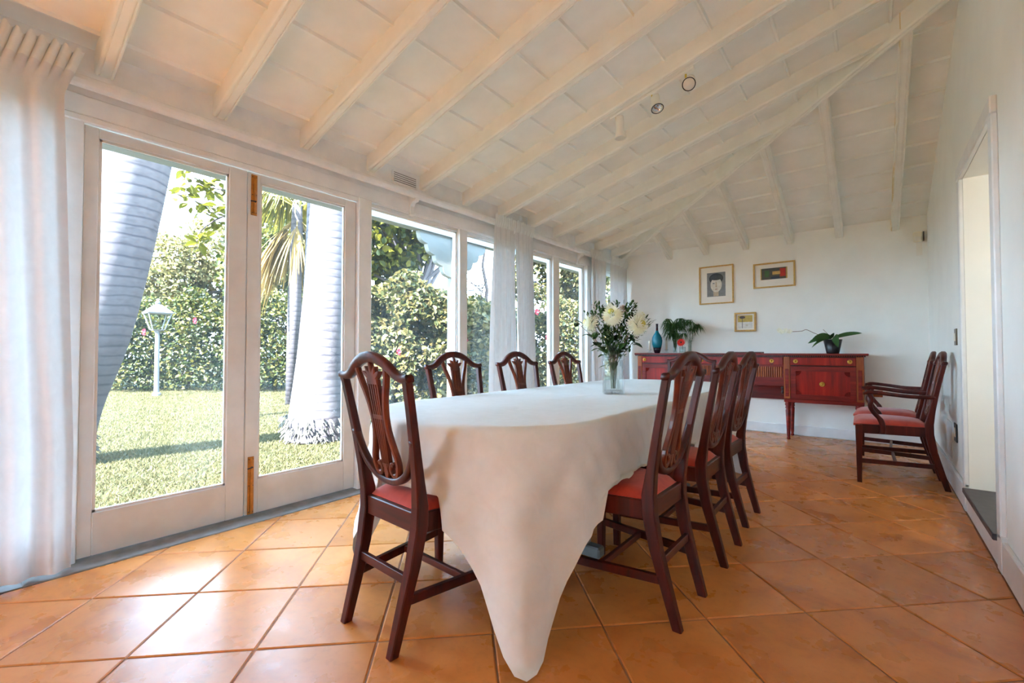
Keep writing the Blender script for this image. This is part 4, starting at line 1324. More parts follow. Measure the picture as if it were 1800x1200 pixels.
for i, (a, b, z, k, lb) in enumerate((
    (-0.10, 0.00, 0.565, 'fine', 'feathery green sprig rising on the left of the bouquet'),
    (-0.065, 0.04, 0.555, 'fine', 'feathery green sprig rising behind the left white flower'),
    (0.03, 0.08, 0.570, 'fine', 'feathery green sprig at the top middle of the bouquet'),
    (0.105, 0.02, 0.565, 'fine', 'feathery green sprig at the top right of the bouquet'),
    (0.135, 0.04, 0.545, 'fine', 'feathery green sprig behind the right white flower'),
    (0.215, 0.00, 0.455, 'fine', 'thin green sprig reaching out far right of the bouquet'),
    (0.185, -0.02, 0.42, 'fine', 'small green sprig just right of the drooping white flower'),
    (-0.14, -0.05, 0.50, 'fine', 'small feathery green sprig above the left white flower'),
    (0.05, -0.05, 0.40, 'fine', 'dense green sprig below the middle white flower'),
    (-0.04, -0.05, 0.40, 'fine', 'dark green sprig low in the middle of the bouquet'),
    (0.09, -0.05, 0.36, 'broad', 'broad-leaved green sprig low on the right of the bouquet'),
    (0.115, -0.03, 0.315, 'broad', 'broad green leaves hanging over the vase rim on the right'),
    (-0.09, -0.05, 0.315, 'broad', 'broad green leaves hanging over the vase rim on the left'),
    (-0.235, 0.00, 0.455, 'broad', 'long broad-leaved sprig reaching out far left of the bouquet'),
    (-0.13, -0.04, 0.345, 'broad', 'broad-leaved green sprig below the left white flower'),
    (0.00, 0.00, 0.37, 'broad', 'dark broad leaves in the heart of the bouquet'),
    (-0.03, 0.05, 0.42, 'broad', 'dark broad leaves at the back of the bouquet'))):
    sprig(a, b, z, k, lb, 20 + i)

# ------------------------------------------------------------------ pictures
def picture(name, label, x0, x1, z0, z1, fw, art, mat_w):
    cx, cz = (x0 + x1) / 2, (z0 + z1) / 2
    t = thing(name, label, 'picture', (cx, YB, cz), 0, None)
    a, b = (x1 - x0) / 2, (z1 - z0) / 2
    for q in ((-a, a, b - fw, b), (-a, a, -b, -b + fw), (-a, -a + fw, -b + fw, b - fw), (a - fw, a, -b + fw, b - fw)):
        MB().box(q[0], q[1], -0.026, -0.002, q[2], q[3]).build('frame_bar', 'gold', t, bevel=0.003)
    MB().box(-a + fw, a - fw, -0.008, -0.003, -b + fw, b - fw).build('mount', 'mat', t)
    pr = None
    for nm, col, poly, dep in art:
        if not isinstance(poly[0], tuple): poly = [(poly[0], poly[2]), (poly[1], poly[2]), (poly[1], poly[3]), (poly[0], poly[3])]
        key = 'art_%d_%d_%d' % col
        if key not in M: M[key] = plain(key, s2l(*col), 0.7, noise=0.22, scale=35)
        o = MB().loft([[(p, -0.008, q) for p, q in poly], [(p, -0.0085 - 0.0004 * dep, q) for p, q in poly]]).build(nm, key, t if pr is None else pr)
        if pr is None: pr = o
    return t
def oval(cx, cz, a, b, n=24, f=lambda an: 1.0):
    return [(cx + a * math.cos(2 * PI * k / n) * f(2 * PI * k / n), cz + b * math.sin(2 * PI * k / n) * f(2 * PI * k / n)) for k in range(n)]
picture('picture', 'gilt-framed print of a dark-haired face on grey, left of the upper pair', -1.834, -1.405, 1.630, 2.138, 0.016, [
    ('print', (132, 136, 138), (-0.115, 0.115, -0.155, 0.165), 0),
    ('hair', (62, 66, 72), oval(0.0, 0.085, 0.088, 0.070), 1),
    ('neck', (202, 184, 158), (-0.035, 0.030, -0.150, -0.07), 1),
    ('face', (226, 220, 208), oval(0.0, 0.0, 0.070, 0.098, 24, lambda an: 1.0 - 0.08 * math.sin(an) * (math.sin(an) < 0) * 0), 2),
    ('fringe', (70, 74, 80), oval(0.0, 0.095, 0.074, 0.034), 3),
    ('nose', (196, 176, 150), [(-0.010, -0.03), (0.010, -0.03), (0.004, 0.04), (-0.004, 0.04)], 3),
    ('eye', (112, 128, 136), oval(-0.032, 0.022, 0.014, 0.007, 12), 3),
    ('mouth', (176, 140, 122), oval(0.0, -0.058, 0.018, 0.006, 12), 3)], 0.09)
picture('picture', 'wide gilt-framed small abstract painting, right of the upper pair', -1.175, -0.722, 1.790, 2.100, 0.017, [
    ('print', (84, 84, 76), (-0.145, 0.145, -0.052, 0.088), 0),
    ('patch', (198, 56, 44), (0.065, 0.125, -0.025, 0.075), 1),
    ('patch', (212, 170, 96), (-0.015, 0.070, 0.005, 0.045), 1),
    ('patch', (72, 104, 66), (-0.10, -0.05, -0.02, 0.06), 1),
    ('patch', (52, 62, 84), (-0.03, 0.06, -0.048, -0.02), 1),
    ('patch', (206, 168, 92), (0.130, 0.145, -0.052, 0.088), 1),
    ('patch', (206, 168, 92), (-0.145, -0.135, -0.052, 0.088), 1)], 0.08)
picture('picture', 'small square gilt-framed flower print below the other two', -1.400, -1.150, 1.253, 1.497, 0.021, [
    ('print', (232, 230, 224), (-0.085, 0.085, -0.082, 0.085), 0),
    ('ground', (204, 176, 96), (-0.085, 0.085, 0.0, 0.085), 1),
    ('stem', (84, 92, 96), (-0.036, -0.030, -0.08, 0.05), 2),
    ('bloom', (92, 80, 76), oval(-0.033, 0.06, 0.034, 0.018, 14), 2),
    ('disc', (214, 208, 190), oval(0.02, -0.04, 0.016, 0.012, 12), 2)], 0.03)

# ------------------------------------------------------------------ fittings
t = thing('motion_sensor', 'small ivory motion sensor high in the far right corner', 'sensor', (0.385, YB, 2.20))
MB().box(-0.045, 0.035, -0.05, 0.0, -0.05, 0.055).build('housing', 'white_pl', t, bevel=0.012)
MB().box(0.036, 0.044, -0.045, 0.0, -0.045, 0.05).build('side_cover', 'black', t)
MB().box(-0.03, 0.02, -0.056, -0.05, -0.04, 0.0).build('lens', 'bulb', t, bevel=0.004)
MB().box(-0.018, 0.03, -0.003, 0.0, -0.19, -0.055).build('back_plate', 'mat', t)
t = thing('wall_socket', 'brown wooden socket plate on the end wall beside the sideboard', 'socket', (-0.002, YB, 0.535))
MB().box(-0.055, 0.075, -0.012, 0.0, -0.035, 0.035).build('plate', 'sb_inlay', t, bevel=0.003)
MB().box(-0.02, 0.02, -0.015, -0.011, -0.01, 0.012).build('insert', 'sb_dark', t)
t = thing('light_switch', 'bronze light switch on the right wall above the armchairs', 'switch', (XR, 4.40, 1.10))
MB().box(-0.008, 0.0, -0.045, 0.045, -0.058, 0.058).build('plate', 'switch', t, bevel=0.002)
MB().box(-0.013, -0.007, -0.02, 0.02, -0.028, 0.028).build('rocker', 'white_pl', t, bevel=0.002)
t = thing('wall_socket', 'dark metal socket with white insert low on the right wall', 'socket', (XR, 4.50, 0.42))
MB().box(-0.008, 0.0, -0.06, 0.06, -0.065, 0.065).build('plate', 'black', t, bevel=0.002)
MB().box(-0.012, -0.007, -0.02, 0.035, -0.03, 0.035).build('insert', 'white_pl', t, bevel=0.002)
t = thing('access_panel', 'faint grey painted access panel low on the right wall', 'panel', (XR, 4.87, 0.33))
MB().box(-0.003, 0.0, -0.14, 0.14, -0.14, 0.13).build('cover', 'door', t)

# track light on the flank of a rafter
TYR = 0.447 + 0.505 * 5 + 0.037 + 0.020
def trz(x): return zc1(x) - (ZC1 - ZB1) + 0.004
tr = thing('track_light', 'cream spotlight track with three swivel spots fixed along a rafter', 'spotlight', (-1.195, TYR, trz(-1.195)))
sl = math.atan(M1)
def tl(x, dz): return (x, 0, M1 * x + dz)
MB().loft([[(x, -0.02, M1 * x - 0.014), (x, 0.018, M1 * x - 0.014), (x, 0.018, M1 * x + 0.016), (x, -0.02, M1 * x + 0.016)] for x in (-0.30, 0.30)]).build('track', 'ceil', tr, bevel=0.003)
for x, d, kind in ((-0.255, (0.02, 0.02, -1), 'white'), (0.015, (0.28, -0.30, -1), 'open'), (0.245, (0.15, -0.80, -0.75), 'bulb')):
    z = M1 * x - 0.014
    d = Vector(d).normalized()
    arm_ = MB().tube([(x, 0, z), (x, 0.004, z - 0.035), (x + 0.01, 0.006, z - 0.05)], 0.007, 8).build('swivel_arm', 'brass_y', tr)
    q = d.to_track_quat('Z', 'Y').to_matrix().to_4x4()
    T = Matrix.Translation(Vector((x + 0.022, 0.012, z - 0.05)) - d * 0.03) @ q
    if kind == 'white':
        m = MB().lathe([(0.004, -0.03), (0.028, -0.02), (0.030, 0.02), (0.028, 0.06), (0.031, 0.09), (0.042, 0.135), (0.038, 0.14), (0.024, 0.09), (0.001, 0.085)], 18)
    else:
        m = MB().lathe([(0.004, -0.03), (0.030, -0.022), (0.032, 0.03), (0.034, 0.05), (0.041, 0.075), (0.043, 0.095), (0.036, 0.096), (0.030, 0.07), (0.001, 0.06)], 18)
    m.xf(T)
    h = m.build('spot_housing', 'ceil', tr, smooth=True)
    if kind != 'white':
        m = MB().lathe([(0.040, 0.092), (0.043, 0.097), (0.038, 0.099), (0.036, 0.093)], 18, caps=False)
        m.xf(T)
        m.build('rim', 'dark', h, smooth=True)
        m = MB().lathe([(0.036, 0.088), (0.030, 0.098 if kind == 'bulb' else 0.080), (0.015, 0.106 if kind == 'bulb' else 0.070), (0.001, 0.108 if kind == 'bulb' else 0.078)], 16, caps=False)
        m.xf(T)
        m.build('bulb', 'bulb' if kind == 'bulb' else 'chrome', h, smooth=True)

# ------------------------------------------------------------------ garden
GZ = -0.06
lawn = tag(MB().box(-70, 40, -50, 70, -0.5, GZ).build('lawn', 'lawn'), 'pale sunlit lawn outside the windows', None, None, 'structure')
def blades(n, xr, yr, h):
    x = rng.uniform(*xr, n)
    y = rng.uniform(*yr, n)
    a = rng.uniform(0, 2 * PI, n)
    hh = rng.uniform(0.5, 1.0, n) * h
    lean = rng.normal(0, 0.5, (n, 2)) * h
    w = 0.006
    v = np.zeros((n, 3, 3))
    v[:, 0] = np.stack([x + np.cos(a) * w, y + np.sin(a) * w, np.full(n, GZ)], 1)
    v[:, 1] = np.stack([x - np.cos(a) * w, y - np.sin(a) * w, np.full(n, GZ)], 1)
    v[:, 2] = np.stack([x + lean[:, 0], y + lean[:, 1], GZ + hh], 1)
    return v.reshape(-1, 3), np.arange(n * 3).reshape(-1, 3)
va, fa = blades(120000, (-9, -3.6), (-1.5, 6.5), 0.035)
vb, fb = blades(120000, (-16, -9), (-2.0, 9.5), 0.04)
vc, fc = blades(60000, (-12, -3.6), (6.5, 13.0), 0.04)
v, f = np.concatenate([va, vb, vc]), np.concatenate([fa, fb + len(va), fc + len(va) + len(vb)])
tag(np_mesh('grass', v, f, 'blade'), 'short mown grass blades in front of the windows', 'grass', None, 'stuff')

def leaves_np(cent, size, out_dir, fold=0.3, jitter=0.9):
    """leaf quads (two folded halves = 2 quads sharing a midrib) at the given centres"""
    n = len(cent)
    d = rng.normal(size=(n, 3)) * jitter + out_dir
    d /= np.linalg.norm(d, axis=1, keepdims=True)
    nr = rng.normal(size=(n, 3)) * 0.7 + np.array([0, 0, 0.8]) + out_dir * 0.5
    s = np.cross(d, nr)
    s /= np.linalg.norm(s, axis=1, keepdims=True) + 1e-9
    up = np.cross(s, d)
    sz = size * rng.uniform(0.65, 1.25, (n, 1))
    w = sz * 0.36
    v = np.zeros((n, 6, 3))
    v[:, 0] = cent - d * sz * 0.5
    v[:, 1] = cent - d * sz * 0.12 + s * w + up * w * fold
    v[:, 2] = cent + d * sz * 0.25 + s * w * 0.8 + up * w * fold
    v[:, 3] = cent + d * sz * 0.5 - up * sz * 0.12
    v[:, 4] = cent + d * sz * 0.25 - s * w * 0.8 + up * w * fold
    v[:, 5] = cent - d * sz * 0.12 - s * w + up * w * fold
    base = np.arange(n)[:, None] * 6
    f = np.concatenate([base + np.array([[0, 1, 2, 3]]), base + np.array([[0, 3, 4, 5]])], 0)
    return v.reshape(-1, 3), f

def vnoise(p, f, seed=0):
    q = p * f + seed * 1.7
    return (np.sin(q[:, 0] * 1.3 + np.sin(q[:, 1] * 1.7)) + np.sin(q[:, 1] * 1.9 + np.sin(q[:, 2] * 1.1)) + np.sin(q[:, 2] * 2.3 + q[:, 0] * 0.7)) / 3

def hedge(name, label, cat, p0, p1, h, th, n, size, mat, stems=6, flowers=(), seed=0, group=None):
    """leafy bank from p0 to p1: leaves packed near the surface, stems inside"""
    root = thing(name, label, cat, (0, 0, GZ), 0, group)
    p0, p1 = np.array(p0), np.array(p1)
    L = np.linalg.norm(p1 - p0)
    e = (p1 - p0) / L
    nn = np.array([e[1], -e[0]])
    s = rng.uniform(-0.04, 1.04, n)
    ang = rng.uniform(0, PI, n)
    rr_ = 1 - np.abs(rng.normal(0, 0.10, n))
    bulge = 1 + 0.22 * np.sin(s * L * 1.7 + seed) + 0.12 * np.sin(s * L * 4.3 + 2 * seed)
    ca, sa = np.cos(ang), np.sin(ang)
    cross = np.sign(ca) * np.abs(ca) ** 0.55 * th * rr_ * bulge
    zz = np.abs(sa) ** 0.55 * h * rr_ * (1 + 0.10 * np.sin(s * L * 2.3 + 1 + seed) + 0.05 * np.sin(s * L * 6.1))
    c = np.zeros((n, 3))
    c[:, :2] = p0 + np.outer(s * L, e) + cross[:, None] * nn
    c[:, 2] = zz + 0.05
    c += rng.normal(0, 0.05, c.shape)
    pit = vnoise(c, 3.1, seed)
    keep = pit > -0.42
    c = c[keep]
    od = np.zeros_like(c)
    od[:, :2] = (ca * 0.8)[keep, None] * nn
    od[:, 2] = (sa * 0.7)[keep] - 0.1
    c[:, 2] = np.maximum(c[:, 2], 0.05)
    m_ = n // 4
    ci = np.zeros((m_, 3))
    ci[:, :2] = p0 + np.outer(rng.uniform(0, L, m_), e) + (rng.uniform(-0.7, 0.7, m_) * th)[:, None] * nn
    ci[:, 2] = rng.uniform(0.02, 0.8, m_) ** 1.2 * h
    c, od = np.concatenate([c, ci]), np.concatenate([od, rng.normal(0, 0.5, ci.shape)])
    v, f = leaves_np(c, size, od)
    tag(np_mesh('foliage', v, f, mat, root), kind='stuff')
    for k in range(stems):
        q = p0 + e * L * (k + 0.5) / stems
        m = MB()
        for j in range(3):
            a = random.uniform(0, 2 * PI)
            m.tube([(q[0], q[1], -0.05), (q[0] + math.cos(a) * th * 0.3, q[1] + math.sin(a) * th * 0.3, h * 0.45), (q[0] + math.cos(a) * th * 0.6, q[1] + math.sin(a) * th * 0.6, h * 0.9)], [0.035, 0.02, 0.008], 5)
        m.build('stems', 'brown_bark', root)
    for fx, fy, fz, fs in flowers:
        m = MB()
        for q in range(5):
            b = 2 * PI * q / 5
            leaf_cards(m, (0, 0, 0), (math.cos(b), 0.3, math.sin(b)), fs, fs * 0.45, 0, 4, Vector((0.8, -0.6, 0.1)))
        o = m.build('flower', 'hib', root)
        o.location = (fx, fy, fz)
    return root
HG = 'clipped hibiscus hedging round the lawn'
hedge('hedge', 'long green hibiscus hedge with red flowers behind the lamp post', 'hedge', (-19.0, 0.9), (-10.9, 7.3), 2.45, 0.95, 42000, 0.105, 'hedge', 9,
      [(-13.0, 2.72, 1.5, 0.085), (-12.45, 3.55, 1.78, 0.085), (-13.75, 2.35, 1.0, 0.085), (-10.75, 5.25, 1.55, 0.085), (-12.0, 4.05, 2.0, 0.09)], 1, HG)
hedge('hedge', 'broad pale flowering shrub outside the window with the veranda post', 'hedge', (-7.9, 4.6), (-5.95, 6.55), 2.2, 0.85, 21000, 0.105, 'bush', 4,
      [(-6.1, 4.6, 1.05, 0.06), (-5.5, 5.55, 1.25, 0.06)], 4, HG)
hedge('hedge', 'loose shrubbery with pink blooms seen right of the middle curtains', 'hedge', (-9.0, 9.4), (-4.4, 12.6), 2.3, 0.9, 20000, 0.115, 'bush', 5,
      [(-6.55, 9.75, 1.25, 0.085), (-6.45, 9.85, 1.05, 0.085), (-6.6, 9.7, 1.42, 0.10), (-6.9, 9.6, 2.1, 0.1)], 7, HG)

def tree(name, label, base, trunk, blobs, n, size, mat, bark='brown_bark', r0=0.14, limbs=6, seed=0, thin=1.0):
    """trunk polyline, limbs to leafy blobs (x,y,z,rx,ry,rz)"""
    rn = random.Random(seed)
    root = thing(name, label, 'tree', (base[0], base[1], GZ))
    off = np.array([base[0], base[1], GZ])
    rel = [tuple(np.array(p) - off) for p in trunk]
    MB().tube(smoothpts(rel, 5), [r0 * (1 - 0.55 * i / (5 * (len(rel) - 1))) for i in range(5 * (len(rel) - 1) + 1)], 10).build('trunk', bark, root, smooth=True)
    top = Vector(rel[-1])
    mid = Vector(rel[len(rel) // 2])
    for k, b in enumerate(blobs):
        for j in range(limbs):
            c = Vector(b[:3]) - Vector(off)
            p = c + Vector((rn.uniform(-0.7, 0.7) * b[3], rn.uniform(-0.7, 0.7) * b[4], rn.uniform(-0.5, 0.7) * b[5]))
            st = top.lerp(mid, rn.uniform(0, 0.5))
            MB().tube([tuple(st), tuple(st.lerp(p, 0.5) + Vector((0, 0, 0.1 * rn.uniform(-1, 1)))), tuple(p)], [r0 * 0.38, r0 * 0.22, r0 * 0.06], 5).build('branch', bark, root)
    cs, ods = [], []
    vols = np.array([b[3] * b[4] * b[5] for b in blobs]) ** (2 / 3)
    for b, w in zip(blobs, vols / vols.sum()):
        m = int(n * w)
        d = rng.normal(size=(m, 3))
        d /= np.linalg.norm(d, axis=1, keepdims=True)
        rr_ = rng.uniform(0.25, 1, (m, 1)) ** 0.45
        c = np.array(b[:3]) - off + d * rr_ * np.array(b[3:6])
        cs.append(c)
        ods.append(d)
    c, od = np.concatenate(cs), np.concatenate(ods)
    keep = vnoise(c, 2.6, seed) > -0.30 * thin
    v, f = leaves_np(c[keep], size, od[keep] * 0.6)
    tag(np_mesh('foliage', v, f, mat, root), kind='stuff')
    return root
def blob(x, y, z, r, rz=None):
    return (x, y, z, r, r, rz or r)
b0 = (-8.185, 6.892, 0)
tree('rubber_tree', 'glossy yellow-green leafed tree above the pale shrub by the veranda post', b0, [(b0[0], b0[1], GZ), (b0[0] - 0.1, b0[1], 1.4), (-8.288, 6.808, 2.6)], [blob(-8.338, 6.127, 3.9, 1.25), blob(-7.775, 6.965, 4.3, 1.2), blob(-8.732, 5.810, 3.0, 0.8, 0.7), blob(-8.042, 6.365, 5.2, 1.4), blob(-9.479, 5.851, 4.6, 1.0)], 13000, 0.17, 'rubber', 'grey_bark', 0.17, 5, 3)
b0 = (-14.430, 7.644, 0)
tree('shade_tree', 'dark leafy tree behind the hanging palm and the straight palm trunk', b0, [(b0[0], b0[1], GZ), (-14.430, 7.644, 2.0), (-14.578, 7.525, 3.4)], [blob(-14.711, 6.135, 3.4, 1.4), blob(-14.235, 7.160, 4.2, 1.5), blob(-12.639, 7.801, 4.4, 1.7), blob(-15.318, 6.931, 5.6, 1.5)], 14000, 0.17, 'hedge', 'brown_bark', 0.2, 4, 5)
b0 = (-22.589, 6.217, 0)
tree('pale_tree', 'hazy grey-green tree far behind the lamp post', b0, [(b0[0], b0[1], GZ), (-22.589, 6.217, 2.2), (-22.495, 6.292, 3.6)], [blob(-21.933, 5.461, 4.3, 1.5), blob(-21.839, 6.820, 4.9, 1.7), blob(-21.805, 8.130, 4.2, 1.6), blob(-21.301, 4.686, 3.4, 1.1)], 15000, 0.16, 'greyleaf', 'grey_bark', 0.2, 5, 6)
b0 = (-27.329, 3.689, 0)
tree('pale_tree', 'distant pale tree at the left edge beyond the leaning palm', b0, [(b0[0], b0[1], GZ), (-27.329, 3.689, 2.2), (-27.329, 3.689, 3.4)], [blob(-26.337, 3.203, 4.6, 1.8), blob(-26.540, 4.323, 4.4, 1.5), blob(-29.104, 2.261, 4.2, 1.7)], 10000, 0.18, 'greyleaf', 'grey_bark', 0.2, 4, 7)
b0 = (-8.141, 12.701, 0)
tree('pale_tree', 'pale-leaved tree filling the narrow windows right of the middle curtains', b0, [(b0[0], b0[1], GZ), (-8.141, 12.701, 2.0), (-8.289, 12.582, 3.2)], [blob(-8.442, 11.817, 3.6, 1.2), blob(-7.771, 12.998, 4.0, 1.4), blob(-8.289, 12.582, 5.2, 1.5), blob(-7.032, 13.593, 3.2, 1.2)], 14000, 0.14, 'bush', 'grey_bark', 0.16, 6, 8, 1.6)

# bare tree
b0 = (-8.511, 9.196, 0)
bt = thing('bare_tree', 'bare twiggy tree against the sky right of the veranda post', 'tree', (b0[0], b0[1], GZ))
def rb(p): return tuple(np.array(p) - np.array([b0[0], b0[1], GZ]))
MB().tube([rb((-8.511, 9.196, GZ)), rb((-8.449, 9.246, 2.0)), rb((-8.375, 9.305, 2.7)), rb((-8.474, 9.226, 3.4)), rb((-8.375, 9.305, 4.3))], [0.09, 0.06, 0.05, 0.04, 0.015], 7).build('trunk', 'brown_bark', bt)
rn = random.Random(4)
for k in range(26):
    z = rn.uniform(2.3, 4.2)
    p = Vector(rb((-8.461, 9.236, z)))
    d = Vector((rn.uniform(-1, 1), rn.uniform(-1, 1), rn.uniform(-0.2, 0.8))).normalized()
    q = p + d * rn.uniform(0.5, 1.1)
    s = q + Vector((rn.uniform(-0.4, 0.4), rn.uniform(-0.4, 0.4), rn.uniform(-0.1, 0.4)))
    MB().tube([tuple(p), tuple(q), tuple(s)], [0.018, 0.010, 0.004], 4).build('branch', 'brown_bark', bt)

# near tree whose leafy bough hangs in front of the left garden door
b0 = (-7.850, 2.927, 0)
lt = thing('broadleaf_tree', 'tree whose yellow-green leafy bough hangs beside the leaning palm', 'tree', (b0[0], b0[1], GZ))
off = Vector((b0[0], b0[1], GZ))
def rl(x, y, z): return Vector((x, y, z)) - off
MB().tube([(0, 0, 0), (0.02, 0, 1.5), tuple(rl(-7.618, 2.857, 2.9)), tuple(rl(-7.482, 2.838, 4.0))], [0.085, 0.075, 0.06, 0.03], 8).build('trunk', 'brown_bark', lt, smooth=True)
limbs = [[rl(-7.618, 2.857, 2.9), rl(-7.358, 2.552, 3.05), rl(-7.356, 2.297, 3.05), rl(-7.490, 2.061, 3.15), rl(-7.689, 1.901, 3.25)],
         [rl(-7.358, 2.552, 3.05), rl(-7.356, 2.297, 2.85), rl(-7.455, 2.153, 2.65), rl(-7.397, 2.136, 2.45)],
         [rl(-7.604, 2.868, 3.5), rl(-7.391, 2.526, 3.65), rl(-7.388, 2.272, 3.7), rl(-7.546, 2.145, 3.75), rl(-7.685, 2.033, 3.72)],
         [rl(-7.618, 2.857, 3.2), rl(-7.404, 2.515, 3.35), rl(-7.419, 2.246, 3.35), rl(-7.549, 2.078, 3.45)],
         [rl(-7.618, 2.857, 2.7), rl(-7.470, 2.591, 2.65), rl(-7.443, 2.484, 2.5)]]
lm = MB()
leaf_cards(lm, (0, 0, 0), (1, 0, 0), 0.115, 0.036, 0.02, 4)
leaf_mesh = lm.mesh('leaf', 'rubber')
for k, pts in enumerate(limbs):
    path = smoothpts([tuple(p) for p in pts], 6)
    br_ = MB().tube(path, [0.016 * (1 - 0.8 * i / len(path)) for i in range(len(path))], 5).build('branch', 'brown_bark', lt)
    nl = (64, 40, 62, 46, 24)[k]
    for j in range(nl):
        f = rn.uniform(0.18, 1.0) if k != 4 else rn.uniform(0.4, 1)
        p = Vector(path[int(f * (len(path) - 1))]) + Vector((rn.gauss(0, 0.07), rn.gauss(0, 0.07), rn.gauss(0.01, 0.07)))
        o = bpy.data.objects.new('leaf', leaf_mesh)
        COL.objects.link(o)
        o.parent = br_
        o.location = p
        o.rotation_euler = (rn.uniform(-0.8, 0.8), rn.uniform(-0.7, 0.9), rn.uniform(0, 2 * PI))
        s = rn.uniform(0.9, 1.7)
        o.scale = (s, s, s)

# palms
def royal_palm(name, label, pts, radii, root_r):
    base = pts[0]
    t = thing(name, label, 'palm', tuple(base))
    rel = [tuple(np.array(p) - np.array(base)) for p in pts]
    path = smoothpts(rel, 10)
    rs = [float(np.interp(i, np.linspace(0, len(path) - 1, len(radii)), radii)) for i in range(len(path))]
    MB().tube(path, rs, 28).build('trunk', 'bark', t, smooth=True)
    m = MB()
    rn = random.Random(9)
    for k in range(300):
        a = rn.uniform(0, 2 * PI)
        r_ = root_r * rn.uniform(0.90, 1.06)
        z = rn.uniform(0.02, 0.30) ** 1.0
        p = Vector((r_ * math.cos(a), r_ * math.sin(a), z))
        d = Vector((math.cos(a) * 0.6 + rn.uniform(-0.5, 0.5), math.sin(a) * 0.6 + rn.uniform(-0.5, 0.5), -0.8))
        m.tube([tuple(p), tuple(p + d.normalized() * 0.06)], [0.010, 0.005], 4)
    tag(m.build('root_mass', 'roots', t), kind='stuff')
    top = Vector(rel[-1])
    for k in range(11):
        a = 2 * PI * k / 11
        f = MB()
        pp = [top + Vector((math.cos(a) * q * 2.6, math.sin(a) * q * 2.6, 0.9 * math.sin(q * 2.2) - 0.9 * q * q)) for q in np.linspace(0, 1, 7)]
        f.tube([tuple(p) for p in pp], [0.03, 0.025, 0.02, 0.016, 0.012, 0.008, 0.004], 5)
        for p, q in zip(pp[1:], pp[:-1]):
            d = (p - q).normalized()
            for s in (-1, 1):
                sd = d.cross(Vector((0, 0, 1))).normalized() * s
                for i in range(3):
                    leaf_cards(f, q.lerp(p, i / 3), sd + d * 0.5, 0.5, 0.03, 0.15, 3)
        f.build('frond', 'frond', t)
    return t
royal_palm('palm_tree', 'thick pale straight palm trunk outside the right garden door', [(-5.28, 2.80, GZ), (-5.27, 2.82, 0.5), (-5.22, 2.86, 1.6), (-5.20, 2.88, 2.8), (-5.2, 2.9, 4.5), (-5.2, 2.9, 7.2)], [0.375, 0.335, 0.29, 0.265, 0.255, 0.25, 0.24, 0.22], 0.39)
royal_palm('palm_tree', 'pale leaning palm trunk outside the left garden door', [(-6.0, 0.55, GZ), (-5.87, 0.67, 0.55), (-5.72, 0.81, 1.1), (-5.60, 0.94, 1.9), (-5.47, 1.10, 3.1), (-5.30, 1.3, 4.6), (-5.1, 1.5, 7.0)], [0.31, 0.275, 0.27, 0.275, 0.28, 0.28, 0.26, 0.22], 0.33)
b0 = (-9.040, 4.280, 0)
fp = thing('fan_palm', 'slim palm with drooping dry fronds between the garden door stile and the straight palm', 'palm', (b0[0], b0[1], GZ))
MB().tube([(0, 0, 0), (0.0, 0, 2.2), (0.03, 0.02, 3.6), (0.03, 0.02, 4.0)], [0.15, 0.125, 0.11, 0.09], 14).build('trunk', 'bark', fp, smooth=True)
rn = random.Random(12)
for k in range(30):
    a = rn.uniform(0, 2 * PI)
    dry = k >= 15
    m = MB()
    c = Vector((0.03, 0.02, 3.95 if not dry else 3.75))
    if k in (15, 16, 17, 18, 19):
        a = rad(235) + rn.uniform(-0.25, 0.25)
    reach = rn.uniform(0.55, 0.95) if not dry else rn.uniform(0.25, 0.55)
    hub = c + Vector((math.cos(a) * reach * 0.5, math.sin(a) * reach * 0.5, 0.25 if not dry else -0.25))
    m.tube([tuple(c), tuple(hub)], 0.012, 5)
    for j in range(22):
        b = a + rn.uniform(-1.1, 1.1) * (0.8 if dry else 1.0)
        ln = rn.uniform(0.6, 1.0) * (1.5 if k in (15, 16, 17, 18) else 1.0)
        leaf_cards(m, hub, (math.cos(b), math.sin(b), 0.15 if not dry else -0.9 - rn.random() * 1.5), ln, 0.016, 0.75 if not dry else 0.45, 4)
    m.build('frond', 'dry' if dry else 'frond', fp)

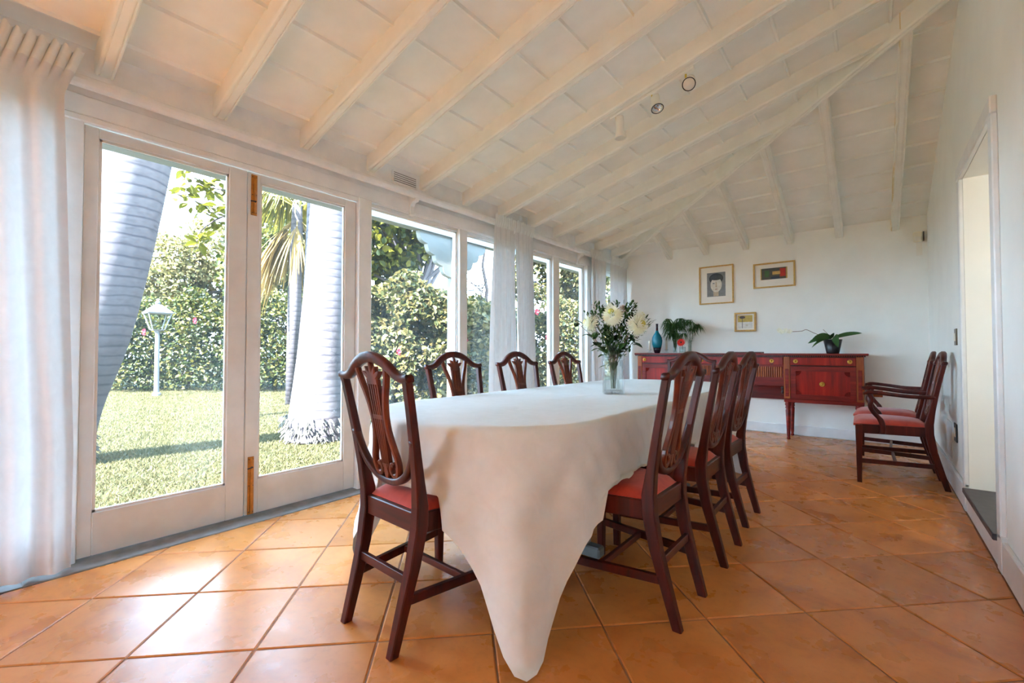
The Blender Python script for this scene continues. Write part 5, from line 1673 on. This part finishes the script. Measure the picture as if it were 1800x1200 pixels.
# lamp post in the lawn
lp = thing('lamp_post', 'weathered white garden lamp post in front of the hedge', 'lamp post', (-13.3, 3.05, GZ))
MB().lathe([(0.09, 0), (0.09, 0.06), (0.055, 0.09), (0.05, 0.5), (0.045, 1.5), (0.06, 1.52), (0.06, 1.56)], 12).build('post', 'lamp_metal', lp, smooth=False)
lan = MB()
q = lambda r_, z: [(r_ * math.cos(PI / 4 + PI / 2 * k), r_ * math.sin(PI / 4 + PI / 2 * k), z) for k in range(4)]
ca_ = MB().loft([q(0.34, 1.95), q(0.36, 1.98), q(0.10, 2.16), q(0.05, 2.18)]).build('cap', 'lamp_metal', lp)
MB().lathe([(0.04, 2.18), (0.06, 2.22), (0.03, 2.26), (0.005, 2.32)], 8).build('finial', 'lamp_metal', lp, smooth=True)
MB().loft([q(0.14, 1.55), q(0.17, 1.58)]).build('lantern_base', 'lamp_metal', lp)
for k in range(4):
    a0, b0_ = Vector(q(0.165, 1.58)[k]), Vector(q(0.31, 1.95)[k])
    MB().tube([tuple(a0), tuple(b0_)], 0.014, 5).build('lantern_bar', 'lamp_metal', lp)
    a1, b1 = Vector(q(0.16, 1.58)[(k + 1) % 4]), Vector(q(0.30, 1.95)[(k + 1) % 4])
    MB()._add([tuple(a0 * 1), tuple(a1), tuple(b1), tuple(b0_)], [(0, 1, 2, 3)]).build('pane', 'clear', lp)

# veranda post and scalloped brackets outside
VPX, VPY = -3.62, 3.46
vp = thing('veranda_post', 'white veranda post with scalloped corner brackets outside the window', 'post', (VPX, VPY, GZ))
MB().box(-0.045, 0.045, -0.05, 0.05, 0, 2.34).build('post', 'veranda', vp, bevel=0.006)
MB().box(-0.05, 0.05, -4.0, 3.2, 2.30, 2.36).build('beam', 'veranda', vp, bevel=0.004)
def bracket(s):
    pts = [(0.05, 0.0), (0.05, -0.44), (0.075, -0.43)]
    nsc = 4
    for k in range(nsc):
        a0 = (0.075 + 0.42 * k / nsc, -0.43 + 0.42 * k / nsc * 0.98)
        a1 = (0.075 + 0.42 * (k + 1) / nsc, -0.43 + 0.42 * (k + 1) / nsc * 0.98)
        for j in range(1, 7):
            f = j / 6
            bl = 0.035 * math.sin(PI * f) 
            pts.append((a0[0] + (a1[0] - a0[0]) * f + bl * 0.7, a0[1] + (a1[1] - a0[1]) * f - bl * 0.7))
    pts.append((0.50, 0.0))
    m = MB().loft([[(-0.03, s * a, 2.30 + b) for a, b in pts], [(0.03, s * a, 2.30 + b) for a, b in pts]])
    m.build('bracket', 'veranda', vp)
bracket(-1)
bracket(1)
